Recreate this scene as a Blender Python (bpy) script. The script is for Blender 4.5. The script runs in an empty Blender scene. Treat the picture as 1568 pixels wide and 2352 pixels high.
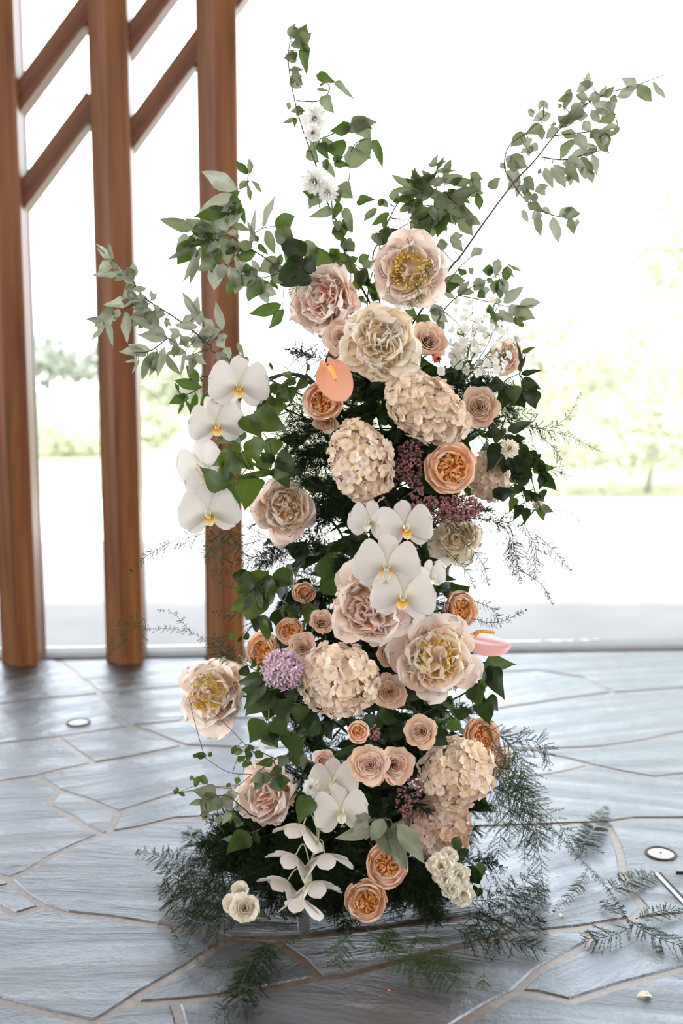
import bpy, math, random
import numpy as np
from mathutils import Vector, Matrix

random.seed(7)
rng = np.random.default_rng(7)
scene = bpy.context.scene
COL = scene.collection
PI = math.pi

# ------------------------------------------------------------------ camera
FPX, W, H = 2360.0, 1568.0, 2352.0
PITCH = math.radians(7.2)
CAMZ = 1.1
Y0 = 2.2                                   # depth of the arrangement's axis
cam_d = bpy.data.cameras.new('camera')
cam = bpy.data.objects.new('camera', cam_d)
COL.objects.link(cam)
cam.location = (0, 0, CAMZ)
cam.rotation_euler = (PI / 2 - PITCH, 0, 0)
cam_d.sensor_fit = 'VERTICAL'
cam_d.sensor_height = 36.0
cam_d.lens = 36.0 * FPX / H
cam_d.dof.use_dof = True
cam_d.dof.focus_distance = 2.08
cam_d.dof.aperture_fstop = 2.2
cam_d.clip_end = 400
scene.camera = cam

# ------------------------------------------------------------------ sky, sun, exposure
world = bpy.data.worlds.new('sky')
scene.world = world
world.use_nodes = True
bg = world.node_tree.nodes['Background']
bg.inputs[0].default_value = (0.92, 0.962, 1.0, 1)
bg.inputs[1].default_value = 6.0
sun_d = bpy.data.lights.new('sun', 'SUN')
sun_d.energy = 8.0
sun_d.angle = math.radians(3)
sun_d.color = (1.0, 0.97, 0.9)
sun = bpy.data.objects.new('sun', sun_d)
COL.objects.link(sun)
sun.rotation_euler = (math.radians(12), 0, math.radians(-10))   # high sun, slightly behind the building
sun.location = (0, 0, 20)
vs = scene.view_settings
vs.view_transform = 'Standard'
vs.look = 'None'
vs.gamma = 1
vs.use_curve_mapping = False
vs.exposure = 0.0
scene.cycles.max_bounces = 10
scene.cycles.transparent_max_bounces = 16

# ------------------------------------------------------------------ helpers
CP, SP = math.cos(PITCH), math.sin(PITCH)
CAM = Vector((0, 0, CAMZ))

def ray(px, py):
    a = (px - W / 2) / FPX
    b = (H / 2 - py) / FPX
    return Vector((a, CP + b * SP, -SP + b * CP))

def at(px, py, Y):
    d = ray(px, py)
    return CAM + d * (Y / d.y)

def ground(px, py, z=0.0):
    d = ray(px, py)
    return CAM + d * ((z - CAMZ) / d.z)

def mpp(p):                                 # metres per photo pixel at a point
    return (p.y * CP + (CAMZ - p.z) * SP) / FPX

def lin(r, g, b):
    f = lambda c: c / 12.92 if c <= 0.04045 else ((c + 0.055) / 1.055) ** 2.4
    return (f(r / 255), f(g / 255), f(b / 255), 1)

def link(o, parent=None):
    COL.objects.link(o)
    if parent is not None:
        o.parent = parent
    return o

def tag(o, label, cat, group=None):
    o['label'] = label
    o['category'] = cat
    if group:
        o['group'] = group
    return o

def thing(name, label, cat, loc=(0, 0, 0), group=None):
    o = bpy.data.objects.new(name, None)
    o.empty_display_size = 0.02
    o.location = loc
    link(o)
    return tag(o, label, cat, group)

def mesh(name, V, F, mat=None, uv=None, smooth=True):
    me = bpy.data.meshes.new(name)
    V = np.asarray(V, dtype=np.float32)
    if isinstance(F, np.ndarray):
        k = F.shape[1]
        me.vertices.add(len(V))
        me.vertices.foreach_set('co', V.ravel())
        me.loops.add(F.size)
        me.loops.foreach_set('vertex_index', F.astype(np.int32).ravel())
        me.polygons.add(len(F))
        me.polygons.foreach_set('loop_start', np.arange(0, F.size, k, dtype=np.int32))
        li = F.ravel()
    else:
        me.from_pydata(V.tolist(), [], F)
        li = np.array([i for f in F for i in f])
    if uv is not None:
        l = me.uv_layers.new(name='UVMap')
        l.data.foreach_set('uv', np.asarray(uv, dtype=np.float32)[li].ravel())
    if smooth:
        me.polygons.foreach_set('use_smooth', np.ones(len(me.polygons), dtype=bool))
    me.update(calc_edges=True)
    if mat:
        me.materials.append(mat)
    return me

def obj(name, me, parent=None, M=None):
    o = bpy.data.objects.new(name, me)
    link(o, parent)
    if M is not None:
        o.matrix_basis = M
    return o

def frame(P, axis, up=Vector((0, 0, 1)), roll=0.0):
    z = axis.normalized()
    x = up.cross(z)
    if x.length < 1e-4:
        x = Vector((1, 0, 0))
    x.normalize()
    y = z.cross(x)
    M = Matrix((x, y, z)).transposed().to_4x4()
    if roll:
        M = M @ Matrix.Rotation(roll, 4, 'Z')
    M.translation = P
    return M

def box_mesh(name, lo, hi, mat, smooth=False):
    (a, b, c), (d, e, f) = lo, hi
    V = [(a, b, c), (d, b, c), (d, e, c), (a, e, c), (a, b, f), (d, b, f), (d, e, f), (a, e, f)]
    F = [(0, 3, 2, 1), (4, 5, 6, 7), (0, 1, 5, 4), (1, 2, 6, 5), (2, 3, 7, 6), (3, 0, 4, 7)]
    return mesh(name, V, F, mat, smooth=smooth)

def smooth_path(pts, n=8):
    """Catmull-Rom through points"""
    pts = [Vector(p) for p in pts]
    if len(pts) == 2:
        return [pts[0].lerp(pts[1], i / n) for i in range(n + 1)]
    out = []
    P = [2 * pts[0] - pts[1]] + pts + [2 * pts[-1] - pts[-2]]
    for i in range(1, len(P) - 2):
        p0, p1, p2, p3 = P[i - 1], P[i], P[i + 1], P[i + 2]
        for k in range(n):
            t = k / n
            out.append(0.5 * ((2 * p1) + (p2 - p0) * t + (2 * p0 - 5 * p1 + 4 * p2 - p3) * t * t + (3 * p1 - p0 - 3 * p2 + p3) * t ** 3))
    out.append(pts[-1])
    return out

class Tubes:
    def __init__(s):
        s.V, s.F = [], []
    def add(s, path, r0, r1, sides=5):
        path = [Vector(p) for p in path]
        n = len(path)
        b0 = len(s.V)
        ref = Vector((0.3, 0.2, 0.93))
        for i, p in enumerate(path):
            t = (path[min(i + 1, n - 1)] - path[max(i - 1, 0)])
            if t.length < 1e-7:
                t = Vector((0, 0, 1))
            t.normalize()
            a = t.cross(ref)
            if a.length < 1e-3:
                a = t.cross(Vector((1, 0, 0)))
            a.normalize()
            b = t.cross(a)
            r = r0 + (r1 - r0) * i / max(1, n - 1)
            for k in range(sides):
                th = 2 * PI * k / sides
                s.V.append(p + (a * math.cos(th) + b * math.sin(th)) * r)
        for i in range(n - 1):
            for k in range(sides):
                k2 = (k + 1) % sides
                s.F.append((b0 + i * sides + k, b0 + i * sides + k2, b0 + (i + 1) * sides + k2, b0 + (i + 1) * sides + k))
        s.F.append(tuple(b0 + k for k in range(sides))[::-1])
        s.F.append(tuple(b0 + (n - 1) * sides + k for k in range(sides)))
        return s
    def mesh(s, name, mat):
        return mesh(name, [tuple(v) for v in s.V], s.F, mat)

# ------------------------------------------------------------------ materials
def new_mat(name):
    m = bpy.data.materials.new(name)
    m.use_nodes = True
    nt = m.node_tree
    nt.nodes.clear()
    out = nt.nodes.new('ShaderNodeOutputMaterial')
    return m, nt, out

def node(nt, t, **kw):
    n = nt.nodes.new(t)
    for k, v in kw.items():
        setattr(n, k, v)
    return n

def ramp(nt, fac, stops):
    n = node(nt, 'ShaderNodeValToRGB')
    cr = n.color_ramp
    while len(cr.elements) < len(stops):
        cr.elements.new(0.5)
    for e, (p, c) in zip(cr.elements, stops):
        e.position = p
        e.color = c
    nt.links.new(fac, n.inputs[0])
    return n.outputs[0]

def mixc(nt, fac, a, b, mode='MIX'):
    n = node(nt, 'ShaderNodeMix', data_type='RGBA', blend_type=mode)
    for s, v in ((n.inputs[0], fac), (n.inputs[6], a), (n.inputs[7], b)):
        if hasattr(v, 'links'):
            nt.links.new(v, s)
        else:
            s.default_value = v
    return n.outputs[2]

def math_n(nt, op, a, b=0.5):
    n = node(nt, 'ShaderNodeMath', operation=op)
    for s, v in zip(n.inputs, (a, b)):
        if hasattr(v, 'links'):
            nt.links.new(v, s)
        else:
            s.default_value = v
    return n.outputs[0]

def petal_mat(name, stops, transl=0.35, rough=0.55, vary=0.10, vein=0.06, tcol=None):
    """thin petal: colour runs from the claw (v=0) to the rim (v=1), with faint lengthwise veins"""
    m, nt, out = new_mat(name)
    uv = node(nt, 'ShaderNodeUVMap')
    sep = node(nt, 'ShaderNodeSeparateXYZ')
    nt.links.new(uv.outputs[0], sep.inputs[0])
    c = ramp(nt, sep.outputs[1], stops)
    mp = node(nt, 'ShaderNodeMapping')
    mp.inputs['Scale'].default_value = (26, 1.6, 1)
    nt.links.new(uv.outputs[0], mp.inputs[0])
    oi = node(nt, 'ShaderNodeObjectInfo')
    nz = node(nt, 'ShaderNodeTexNoise', noise_dimensions='4D')
    nz.inputs['Scale'].default_value = 1.0
    nt.links.new(mp.outputs[0], nz.inputs['Vector'])
    nt.links.new(math_n(nt, 'MULTIPLY', oi.outputs['Random'], 40.0), nz.inputs['W'])
    hsv = node(nt, 'ShaderNodeHueSaturation')
    nt.links.new(c, hsv.inputs['Color'])
    v1 = math_n(nt, 'MULTIPLY_ADD', nz.outputs[0], vein * 2)
    v1.node.inputs[2].default_value = 1 - vein
    nt.links.new(v1, hsv.inputs['Value'])
    s1 = math_n(nt, 'MULTIPLY_ADD', oi.outputs['Random'], vary * 4)
    s1.node.inputs[2].default_value = 1 - vary * 2
    nt.links.new(s1, hsv.inputs['Saturation'])
    p = node(nt, 'ShaderNodeBsdfPrincipled')
    p.inputs['Roughness'].default_value = rough
    p.inputs['Specular IOR Level'].default_value = 0.25
    nt.links.new(hsv.outputs[0], p.inputs['Base Color'])
    bmp = node(nt, 'ShaderNodeBump')
    bmp.inputs['Strength'].default_value = 0.15
    bmp.inputs['Distance'].default_value = 0.002
    nt.links.new(nz.outputs[0], bmp.inputs['Height'])
    nt.links.new(bmp.outputs[0], p.inputs['Normal'])
    t = node(nt, 'ShaderNodeBsdfTranslucent')
    if tcol:
        nt.links.new(mixc(nt, 0.5, hsv.outputs[0], tcol), t.inputs[0])
    else:
        nt.links.new(hsv.outputs[0], t.inputs[0])
    mx = node(nt, 'ShaderNodeMixShader')
    mx.inputs[0].default_value = transl
    nt.links.new(p.outputs[0], mx.inputs[1])
    nt.links.new(t.outputs[0], mx.inputs[2])
    nt.links.new(mx.outputs[0], out.inputs[0])
    return m

def leaf_mat(name, base, transl_col, transl=0.35, rough=0.45, spec=0.4, midrib=None, vary=0.25):
    m, nt, out = new_mat(name)
    uv = node(nt, 'ShaderNodeUVMap')
    sep = node(nt, 'ShaderNodeSeparateXYZ')
    nt.links.new(uv.outputs[0], sep.inputs[0])
    oi = node(nt, 'ShaderNodeObjectInfo')
    # midrib and side veins
    d = math_n(nt, 'ABSOLUTE', math_n(nt, 'SUBTRACT', sep.outputs[0], 0.5))
    rib = math_n(nt, 'LESS_THAN', d, 0.022)
    side = math_n(nt, 'FRACT', math_n(nt, 'SUBTRACT', math_n(nt, 'MULTIPLY', sep.outputs[1], 7.0), math_n(nt, 'MULTIPLY', d, 5.0)))
    sidel = math_n(nt, 'LESS_THAN', side, 0.07)
    veins = math_n(nt, 'MAXIMUM', rib, math_n(nt, 'MULTIPLY', sidel, 0.45))
    tc = node(nt, 'ShaderNodeTexCoord')
    nz = node(nt, 'ShaderNodeTexNoise')
    nz.inputs['Scale'].default_value = 3.0
    nt.links.new(tc.outputs['Object'], nz.inputs['Vector'])
    b2 = tuple(min(1, x * 1.7 + 0.01) for x in base[:3]) + (1,)
    col = mixc(nt, math_n(nt, 'MULTIPLY', veins, 0.55), base, midrib or b2)
    hsv = node(nt, 'ShaderNodeHueSaturation')
    nt.links.new(col, hsv.inputs['Color'])
    val = math_n(nt, 'MULTIPLY_ADD', oi.outputs['Random'], vary * 2)
    val.node.inputs[2].default_value = 1 - vary
    val = math_n(nt, 'MULTIPLY', val, math_n(nt, 'ADD', nz.outputs[0], 0.5))
    nt.links.new(val, hsv.inputs['Value'])
    p = node(nt, 'ShaderNodeBsdfPrincipled')
    p.inputs['Roughness'].default_value = rough
    p.inputs['Specular IOR Level'].default_value = spec
    nt.links.new(hsv.outputs[0], p.inputs['Base Color'])
    bmp = node(nt, 'ShaderNodeBump')
    bmp.inputs['Strength'].default_value = 0.25
    bmp.inputs['Distance'].default_value = 0.001
    nt.links.new(veins, bmp.inputs['Height'])
    nt.links.new(bmp.outputs[0], p.inputs['Normal'])
    t = node(nt, 'ShaderNodeBsdfTranslucent')
    nt.links.new(mixc(nt, math_n(nt, 'MULTIPLY', veins, 0.5), transl_col, base), t.inputs[0])
    mx = node(nt, 'ShaderNodeMixShader')
    mx.inputs[0].default_value = transl
    nt.links.new(p.outputs[0], mx.inputs[1])
    nt.links.new(t.outputs[0], mx.inputs[2])
    nt.links.new(mx.outputs[0], out.inputs[0])
    return m

def plain_mat(name, col, rough=0.6, spec=0.4, metal=0.0, noise=0.0, scale=20, transl=0.0):
    m, nt, out = new_mat(name)
    p = node(nt, 'ShaderNodeBsdfPrincipled')
    p.inputs['Roughness'].default_value = rough
    p.inputs['Specular IOR Level'].default_value = spec
    p.inputs['Metallic'].default_value = metal
    if noise:
        tc = node(nt, 'ShaderNodeTexCoord')
        nz = node(nt, 'ShaderNodeTexNoise')
        nz.inputs['Scale'].default_value = scale
        nt.links.new(tc.outputs['Object'], nz.inputs['Vector'])
        lo = tuple(c * (1 - noise) for c in col[:3]) + (1,)
        hi = tuple(min(1, c * (1 + noise)) for c in col[:3]) + (1,)
        nt.links.new(ramp(nt, nz.outputs[0], [(0.3, lo), (0.7, hi)]), p.inputs['Base Color'])
    else:
        p.inputs['Base Color'].default_value = col
    if transl:
        t = node(nt, 'ShaderNodeBsdfTranslucent')
        t.inputs[0].default_value = col
        mx = node(nt, 'ShaderNodeMixShader')
        mx.inputs[0].default_value = transl
        nt.links.new(p.outputs[0], mx.inputs[1])
        nt.links.new(t.outputs[0], mx.inputs[2])
        nt.links.new(mx.outputs[0], out.inputs[0])
    else:
        nt.links.new(p.outputs[0], out.inputs[0])
    return m

def wood_mat(name, dark, mid, light, axis='Z', rough=0.38):
    m, nt, out = new_mat(name)
    tc = node(nt, 'ShaderNodeTexCoord')
    mp = node(nt, 'ShaderNodeMapping')
    mp.inputs['Scale'].default_value = {'Z': (30, 30, 1.4), 'X': (1.4, 30, 30), 'Y': (30, 1.4, 30)}[axis]
    nt.links.new(tc.outputs['Object'], mp.inputs[0])
    nz = node(nt, 'ShaderNodeTexNoise')
    nz.inputs['Scale'].default_value = 1.0
    nz.inputs['Detail'].default_value = 6
    nz.inputs['Distortion'].default_value = 0.6
    nt.links.new(mp.outputs[0], nz.inputs['Vector'])
    c = ramp(nt, nz.outputs[0], [(0.25, dark), (0.5, mid), (0.75, light)])
    p = node(nt, 'ShaderNodeBsdfPrincipled')
    nt.links.new(c, p.inputs['Base Color'])
    p.inputs['Roughness'].default_value = rough
    p.inputs['Specular IOR Level'].default_value = 0.22
    b = node(nt, 'ShaderNodeBump')
    b.inputs['Strength'].default_value = 0.12
    b.inputs['Distance'].default_value = 0.004
    nt.links.new(nz.outputs[0], b.inputs['Height'])
    nt.links.new(b.outputs[0], p.inputs['Normal'])
    nt.links.new(p.outputs[0], out.inputs[0])
    return m

def stone_mat():
    m, nt, out = new_mat('flagstone')
    tc = node(nt, 'ShaderNodeTexCoord')
    oi = node(nt, 'ShaderNodeObjectInfo')
    rot = node(nt, 'ShaderNodeVectorRotate', rotation_type='Z_AXIS')
    nt.links.new(tc.outputs['Object'], rot.inputs['Vector'])
    ang = math_n(nt, 'MULTIPLY_ADD', oi.outputs['Random'], 1.1)
    ang.node.inputs[2].default_value = -0.75
    nt.links.new(ang, rot.inputs['Angle'])
    mp = node(nt, 'ShaderNodeMapping')
    mp.inputs['Scale'].default_value = (2.2, 15, 4)
    nt.links.new(rot.outputs[0], mp.inputs[0])
    grain = node(nt, 'ShaderNodeTexNoise')
    grain.inputs['Scale'].default_value = 1.0
    grain.inputs['Detail'].default_value = 9
    grain.inputs['Roughness'].default_value = 0.62
    grain.inputs['Distortion'].default_value = 0.8
    nt.links.new(mp.outputs[0], grain.inputs['Vector'])
    big = node(nt, 'ShaderNodeTexNoise')
    big.inputs['Scale'].default_value = 3.2
    big.inputs['Detail'].default_value = 5
    nt.links.new(tc.outputs['Object'], big.inputs['Vector'])
    fine = node(nt, 'ShaderNodeTexNoise')
    fine.inputs['Scale'].default_value = 130
    fine.inputs['Detail'].default_value = 3
    nt.links.new(tc.outputs['Object'], fine.inputs['Vector'])
    c1 = ramp(nt, grain.outputs[0], [(0.3, (0.016, 0.013, 0.011, 1)), (0.55, (0.034, 0.029, 0.026, 1)), (0.75, (0.062, 0.056, 0.052, 1))])
    c2 = mixc(nt, ramp(nt, big.outputs[0], [(0.45, (0, 0, 0, 1)), (0.7, (0.55, 0.55, 0.55, 1))]), c1, (0.052, 0.032, 0.023, 1))
    hsv = node(nt, 'ShaderNodeHueSaturation')
    nt.links.new(c2, hsv.inputs['Color'])
    v = math_n(nt, 'MULTIPLY_ADD', oi.outputs['Random'], 0.5)
    v.node.inputs[2].default_value = 0.75
    nt.links.new(v, hsv.inputs['Value'])
    p = node(nt, 'ShaderNodeBsdfPrincipled')
    nt.links.new(hsv.outputs[0], p.inputs['Base Color'])
    nt.links.new(ramp(nt, grain.outputs[0], [(0.3, (0.42,) * 3 + (1,)), (0.7, (0.24,) * 3 + (1,))]), p.inputs['Roughness'])
    p.inputs['Specular IOR Level'].default_value = 1.0
    p.inputs['IOR'].default_value = 1.72
    p.inputs['Specular Tint'].default_value = (0.70, 0.84, 1.0, 1)  # blue of the reflected sky put into the stone's specular colour
    h = math_n(nt, 'ADD', math_n(nt, 'MULTIPLY', grain.outputs[0], 1.0), math_n(nt, 'MULTIPLY', fine.outputs[0], 0.12))
    h = math_n(nt, 'ADD', h, math_n(nt, 'MULTIPLY', big.outputs[0], 2.2))
    b = node(nt, 'ShaderNodeBump')
    b.inputs['Strength'].default_value = 0.8
    b.inputs['Distance'].default_value = 0.012
    nt.links.new(h, b.inputs['Height'])
    nt.links.new(b.outputs[0], p.inputs['Normal'])
    nt.links.new(p.outputs[0], out.inputs[0])
    return m

def glass_mat():
    m, nt, out = new_mat('window_glass')
    t = node(nt, 'ShaderNodeBsdfTransparent')
    g = node(nt, 'ShaderNodeBsdfGlossy')
    g.inputs['Roughness'].default_value = 0.02
    fr = node(nt, 'ShaderNodeFresnel')
    fr.inputs['IOR'].default_value = 1.2
    mx = node(nt, 'ShaderNodeMixShader')
    nt.links.new(fr.outputs[0], mx.inputs[0])
    nt.links.new(t.outputs[0], mx.inputs[1])
    nt.links.new(g.outputs[0], mx.inputs[2])
    nt.links.new(mx.outputs[0], out.inputs[0])
    return m

MAT = {}
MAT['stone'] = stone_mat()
MAT['mortar'] = plain_mat('mortar', (0.085, 0.058, 0.044, 1), 0.42, 1.0, noise=0.4, scale=70)
MAT['post'] = wood_mat('post_wood', (0.07, 0.026, 0.009, 1), (0.155, 0.06, 0.021, 1), (0.235, 0.10, 0.036, 1), 'Z')
MAT['brace'] = wood_mat('brace_wood', (0.07, 0.026, 0.013, 1), (0.14, 0.056, 0.028, 1), (0.20, 0.09, 0.042, 1), 'X')
MAT['ceil'] = wood_mat('ceiling_wood', (0.28, 0.16, 0.08, 1), (0.42, 0.27, 0.15, 1), (0.5, 0.34, 0.2, 1), 'Y')
MAT['glass'] = glass_mat()
MAT['frame'] = plain_mat('dark_bronze', (0.035, 0.03, 0.028, 1), 0.4, 0.5, 0.3)
MAT['sill'] = plain_mat('sill_metal', (0.10, 0.10, 0.105, 1), 0.7, 0.3, 0.0, 0.1)
MAT['terrace'] = plain_mat('terrace_concrete', (0.17, 0.168, 0.172, 1), 0.8, 0.3, noise=0.08, scale=3)
MAT['lawn'] = plain_mat('lawn', (0.27, 0.285, 0.19, 1), 0.9, 0.1, noise=0.2, scale=0.6)
MAT['gravel'] = plain_mat('gravel', (0.72, 0.71, 0.68, 1), 0.9, 0.1, noise=0.1, scale=5)
MAT['tree'] = plain_mat('far_leaf', (0.39, 0.41, 0.30, 1), 0.7, 0.3, noise=0.3, scale=2, transl=0.35)
MAT['far'] = plain_mat('far_tree', (0.26, 0.28, 0.24, 1), 0.9, 0.1, noise=0.2, scale=0.3)
MAT['bark'] = plain_mat('bark', (0.32, 0.29, 0.25, 1), 0.9, 0.2, noise=0.3)
MAT['steel'] = plain_mat('brushed_steel', (0.30, 0.30, 0.31, 1), 0.45, 0.5, 0.8, 0.1)
MAT['lens'] = plain_mat('frosted_lens', (0.30, 0.31, 0.32, 1), 0.35, 0.8, 0.0, 0.15, 60)
MAT['rust'] = plain_mat('dark_ring', (0.05, 0.035, 0.025, 1), 0.6, 0.4, 0.2, 0.3, 80)
MAT['black'] = plain_mat('black_slot', (0.015, 0.015, 0.015, 1), 0.7)
MAT['stem'] = plain_mat('green_stem', (0.10, 0.13, 0.035, 1), 0.5, 0.4, noise=0.2)
MAT['dkstem'] = plain_mat('dark_stem', (0.035, 0.04, 0.018, 1), 0.5, 0.4, noise=0.2)
MAT['twig'] = plain_mat('brown_twig', (0.085, 0.06, 0.045, 1), 0.7, 0.3, noise=0.3)
MAT['ltstem'] = plain_mat('pale_stem', (0.34, 0.38, 0.18, 1), 0.5, 0.4, noise=0.15)
MAT['drytwig'] = plain_mat('dry_twig', (0.36, 0.30, 0.22, 1), 0.8, 0.2, noise=0.3)
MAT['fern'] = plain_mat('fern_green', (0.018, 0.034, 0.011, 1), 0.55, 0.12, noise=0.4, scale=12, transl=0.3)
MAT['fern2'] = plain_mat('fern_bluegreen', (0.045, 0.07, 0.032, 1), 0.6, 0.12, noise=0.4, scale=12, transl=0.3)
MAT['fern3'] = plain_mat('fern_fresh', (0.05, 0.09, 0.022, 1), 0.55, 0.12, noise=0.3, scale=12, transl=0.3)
MAT['stamen'] = plain_mat('stamen_yellow', (0.98, 0.74, 0.14, 1), 0.6, 0.2, noise=0.2, scale=60, transl=0.4)
MAT['core'] = plain_mat('floret_stalks', (0.42, 0.36, 0.20, 1), 0.8, 0.2, noise=0.2, scale=60)
MAT['budgreen'] = plain_mat('bud_green', (0.55, 0.58, 0.28, 1), 0.45, 0.4, noise=0.12, scale=40, transl=0.15)

c4 = lambda r, g, b: (r, g, b, 1)
MAT['peony_out'] = petal_mat('peony_outer', [(0, c4(.84, .70, .46)), (.3, c4(.91, .76, .64)), (.8, c4(.93, .79, .71)), (1, c4(.95, .87, .80))], 0.38)
MAT['peony_in'] = petal_mat('peony_inner', [(0, c4(.92, .62, .26)), (.35, c4(.93, .71, .50)), (.75, c4(.94, .79, .65)), (1, c4(.95, .87, .77))], 0.45, vary=.25)
MAT['peony_cream'] = petal_mat('peony_cream', [(0, c4(.92, .74, .38)), (.35, c4(.93, .80, .60)), (1, c4(.95, .87, .74))], 0.45, vary=.2)
MAT['peony_pink'] = petal_mat('peony_pink', [(0, c4(.92, .58, .40)), (.5, c4(.94, .66, .55)), (1, c4(.95, .79, .71))], 0.45, vary=.25)
MAT['peony_yellow'] = petal_mat('peony_yellow', [(0, c4(.95, .62, .08)), (.45, c4(.95, .74, .30)), (.8, c4(.95, .80, .62)), (1, c4(.95, .85, .76))], 0.36, vary=.2)
MAT['nude_in'] = petal_mat('nude_rose_inner', [(0, c4(.62, .36, .24)), (.5, c4(.68, .42, .31)), (1, c4(.84, .63, .51))], 0.38, vary=.08)
MAT['nude'] = petal_mat('nude_rose', [(0, c4(.70, .50, .26)), (.4, c4(.76, .52, .37)), (1, c4(.84, .66, .52))], 0.30, vary=.1)
MAT['cream_rose'] = petal_mat('cream_rose', [(0, c4(.80, .74, .48)), (.5, c4(.86, .80, .66)), (1, c4(.90, .87, .77))], 0.30, vary=.1)
MAT['juliet_out'] = petal_mat('peach_rose_outer', [(0, c4(.90, .50, .20)), (.4, c4(.92, .57, .36)), (1, c4(.93, .71, .55))], 0.34, vary=.1)
MAT['juliet_in'] = petal_mat('peach_rose_heart', [(0, c4(.94, .38, .05)), (.5, c4(.97, .50, .13)), (1, c4(.97, .66, .34))], 0.48, vary=.12)
MAT['coral'] = petal_mat('coral_petal', [(0, c4(.75, .28, .18)), (1, c4(.82, .40, .30))], 0.3)
MAT['hyd'] = petal_mat('hydrangea_petal', [(0, c4(.74, .66, .34)), (.3, c4(.88, .76, .59)), (1, c4(.92, .75, .65))], 0.34, vary=.12, vein=.1)
MAT['hyd_peach'] = petal_mat('hydrangea_peach', [(0, c4(.66, .54, .32)), (.35, c4(.78, .58, .45)), (1, c4(.82, .60, .50))], 0.32, vary=.12, vein=.1)
MAT['orchid'] = petal_mat('orchid_white', [(0, c4(.64, .60, .46)), (.3, c4(.68, .65, .60)), (1, c4(.71, .68, .64))], 0.26, vary=.0, vein=.03)
MAT['orchid_back'] = petal_mat('orchid_sepal', [(0, c4(.62, .57, .44)), (.4, c4(.67, .62, .58)), (1, c4(.70, .65, .62))], 0.26, vary=.1, vein=.03)
MAT['lip'] = petal_mat('orchid_lip', [(0, c4(.60, .20, .02)), (.4, c4(.82, .36, .03)), (.68, c4(.85, .62, .12)), (.9, c4(.84, .80, .60)), (1, c4(.84, .82, .74))], 0.25, vary=.0)
MAT['lip_white'] = petal_mat('orchid_lip_white', [(0, c4(.80, .76, .40)), (.5, c4(.88, .86, .74)), (1, c4(.9, .89, .86))], 0.25, vary=.0)
MAT['anth_coral'] = petal_mat('anthurium_coral', [(0, c4(.80, .40, .28)), (1, c4(.86, .52, .41))], 0.28, .3, vein=.05)
MAT['anth_pink'] = petal_mat('anthurium_pink', [(0, c4(.80, .40, .38)), (1, c4(.86, .50, .50))], 0.3, .3, vein=.08)
MAT['spadix'] = plain_mat('spadix', (0.85, 0.42, 0.10, 1), 0.6, 0.3, noise=0.25, scale=300)
MAT['lilac'] = plain_mat('lilac_mauve', (0.36, 0.16, 0.165, 1), 0.6, 0.3, noise=0.45, scale=60, transl=0.2)
MAT['lilac_pale'] = petal_mat('lilac_pale', [(0, c4(.56, .36, .48)), (.5, c4(.68, .50, .62)), (1, c4(.80, .69, .75))], 0.3)
MAT['white'] = petal_mat('white_petal', [(0, c4(.80, .80, .62)), (.4, c4(.88, .87, .82)), (1, c4(.90, .90, .88))], 0.35, vary=.1)

MAT['silver'] = leaf_mat('silver_leaf', (.25, .265, .20, 1), (.33, .35, .25, 1), 0.36, .42, .45)  # silvery leaf, its colour lightened and greyed further to carry lens-flare haze
MAT['sage'] = leaf_mat('sage_leaf', (.13, .155, .085, 1), (.22, .27, .13, 1), 0.34, .42, .45)
MAT['bright'] = leaf_mat('bright_leaf', (.045, .075, .012, 1), (.125, .195, .018, 1), 0.38, .36, .5)
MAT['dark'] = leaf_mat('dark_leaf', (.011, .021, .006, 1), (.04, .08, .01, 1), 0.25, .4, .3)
MAT['mid'] = leaf_mat('mid_leaf', (.03, .053, .012, 1), (.12, .20, .03, 1), 0.32, .4, .35)
MAT['grey'] = leaf_mat('grey_leaf', (.20, .215, .15, 1), (.28, .31, .19, 1), 0.3, .6, .3)

# ------------------------------------------------------------------ setting: floor of flagstones
def structure(o):
    o['kind'] = 'structure'
    return o

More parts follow.
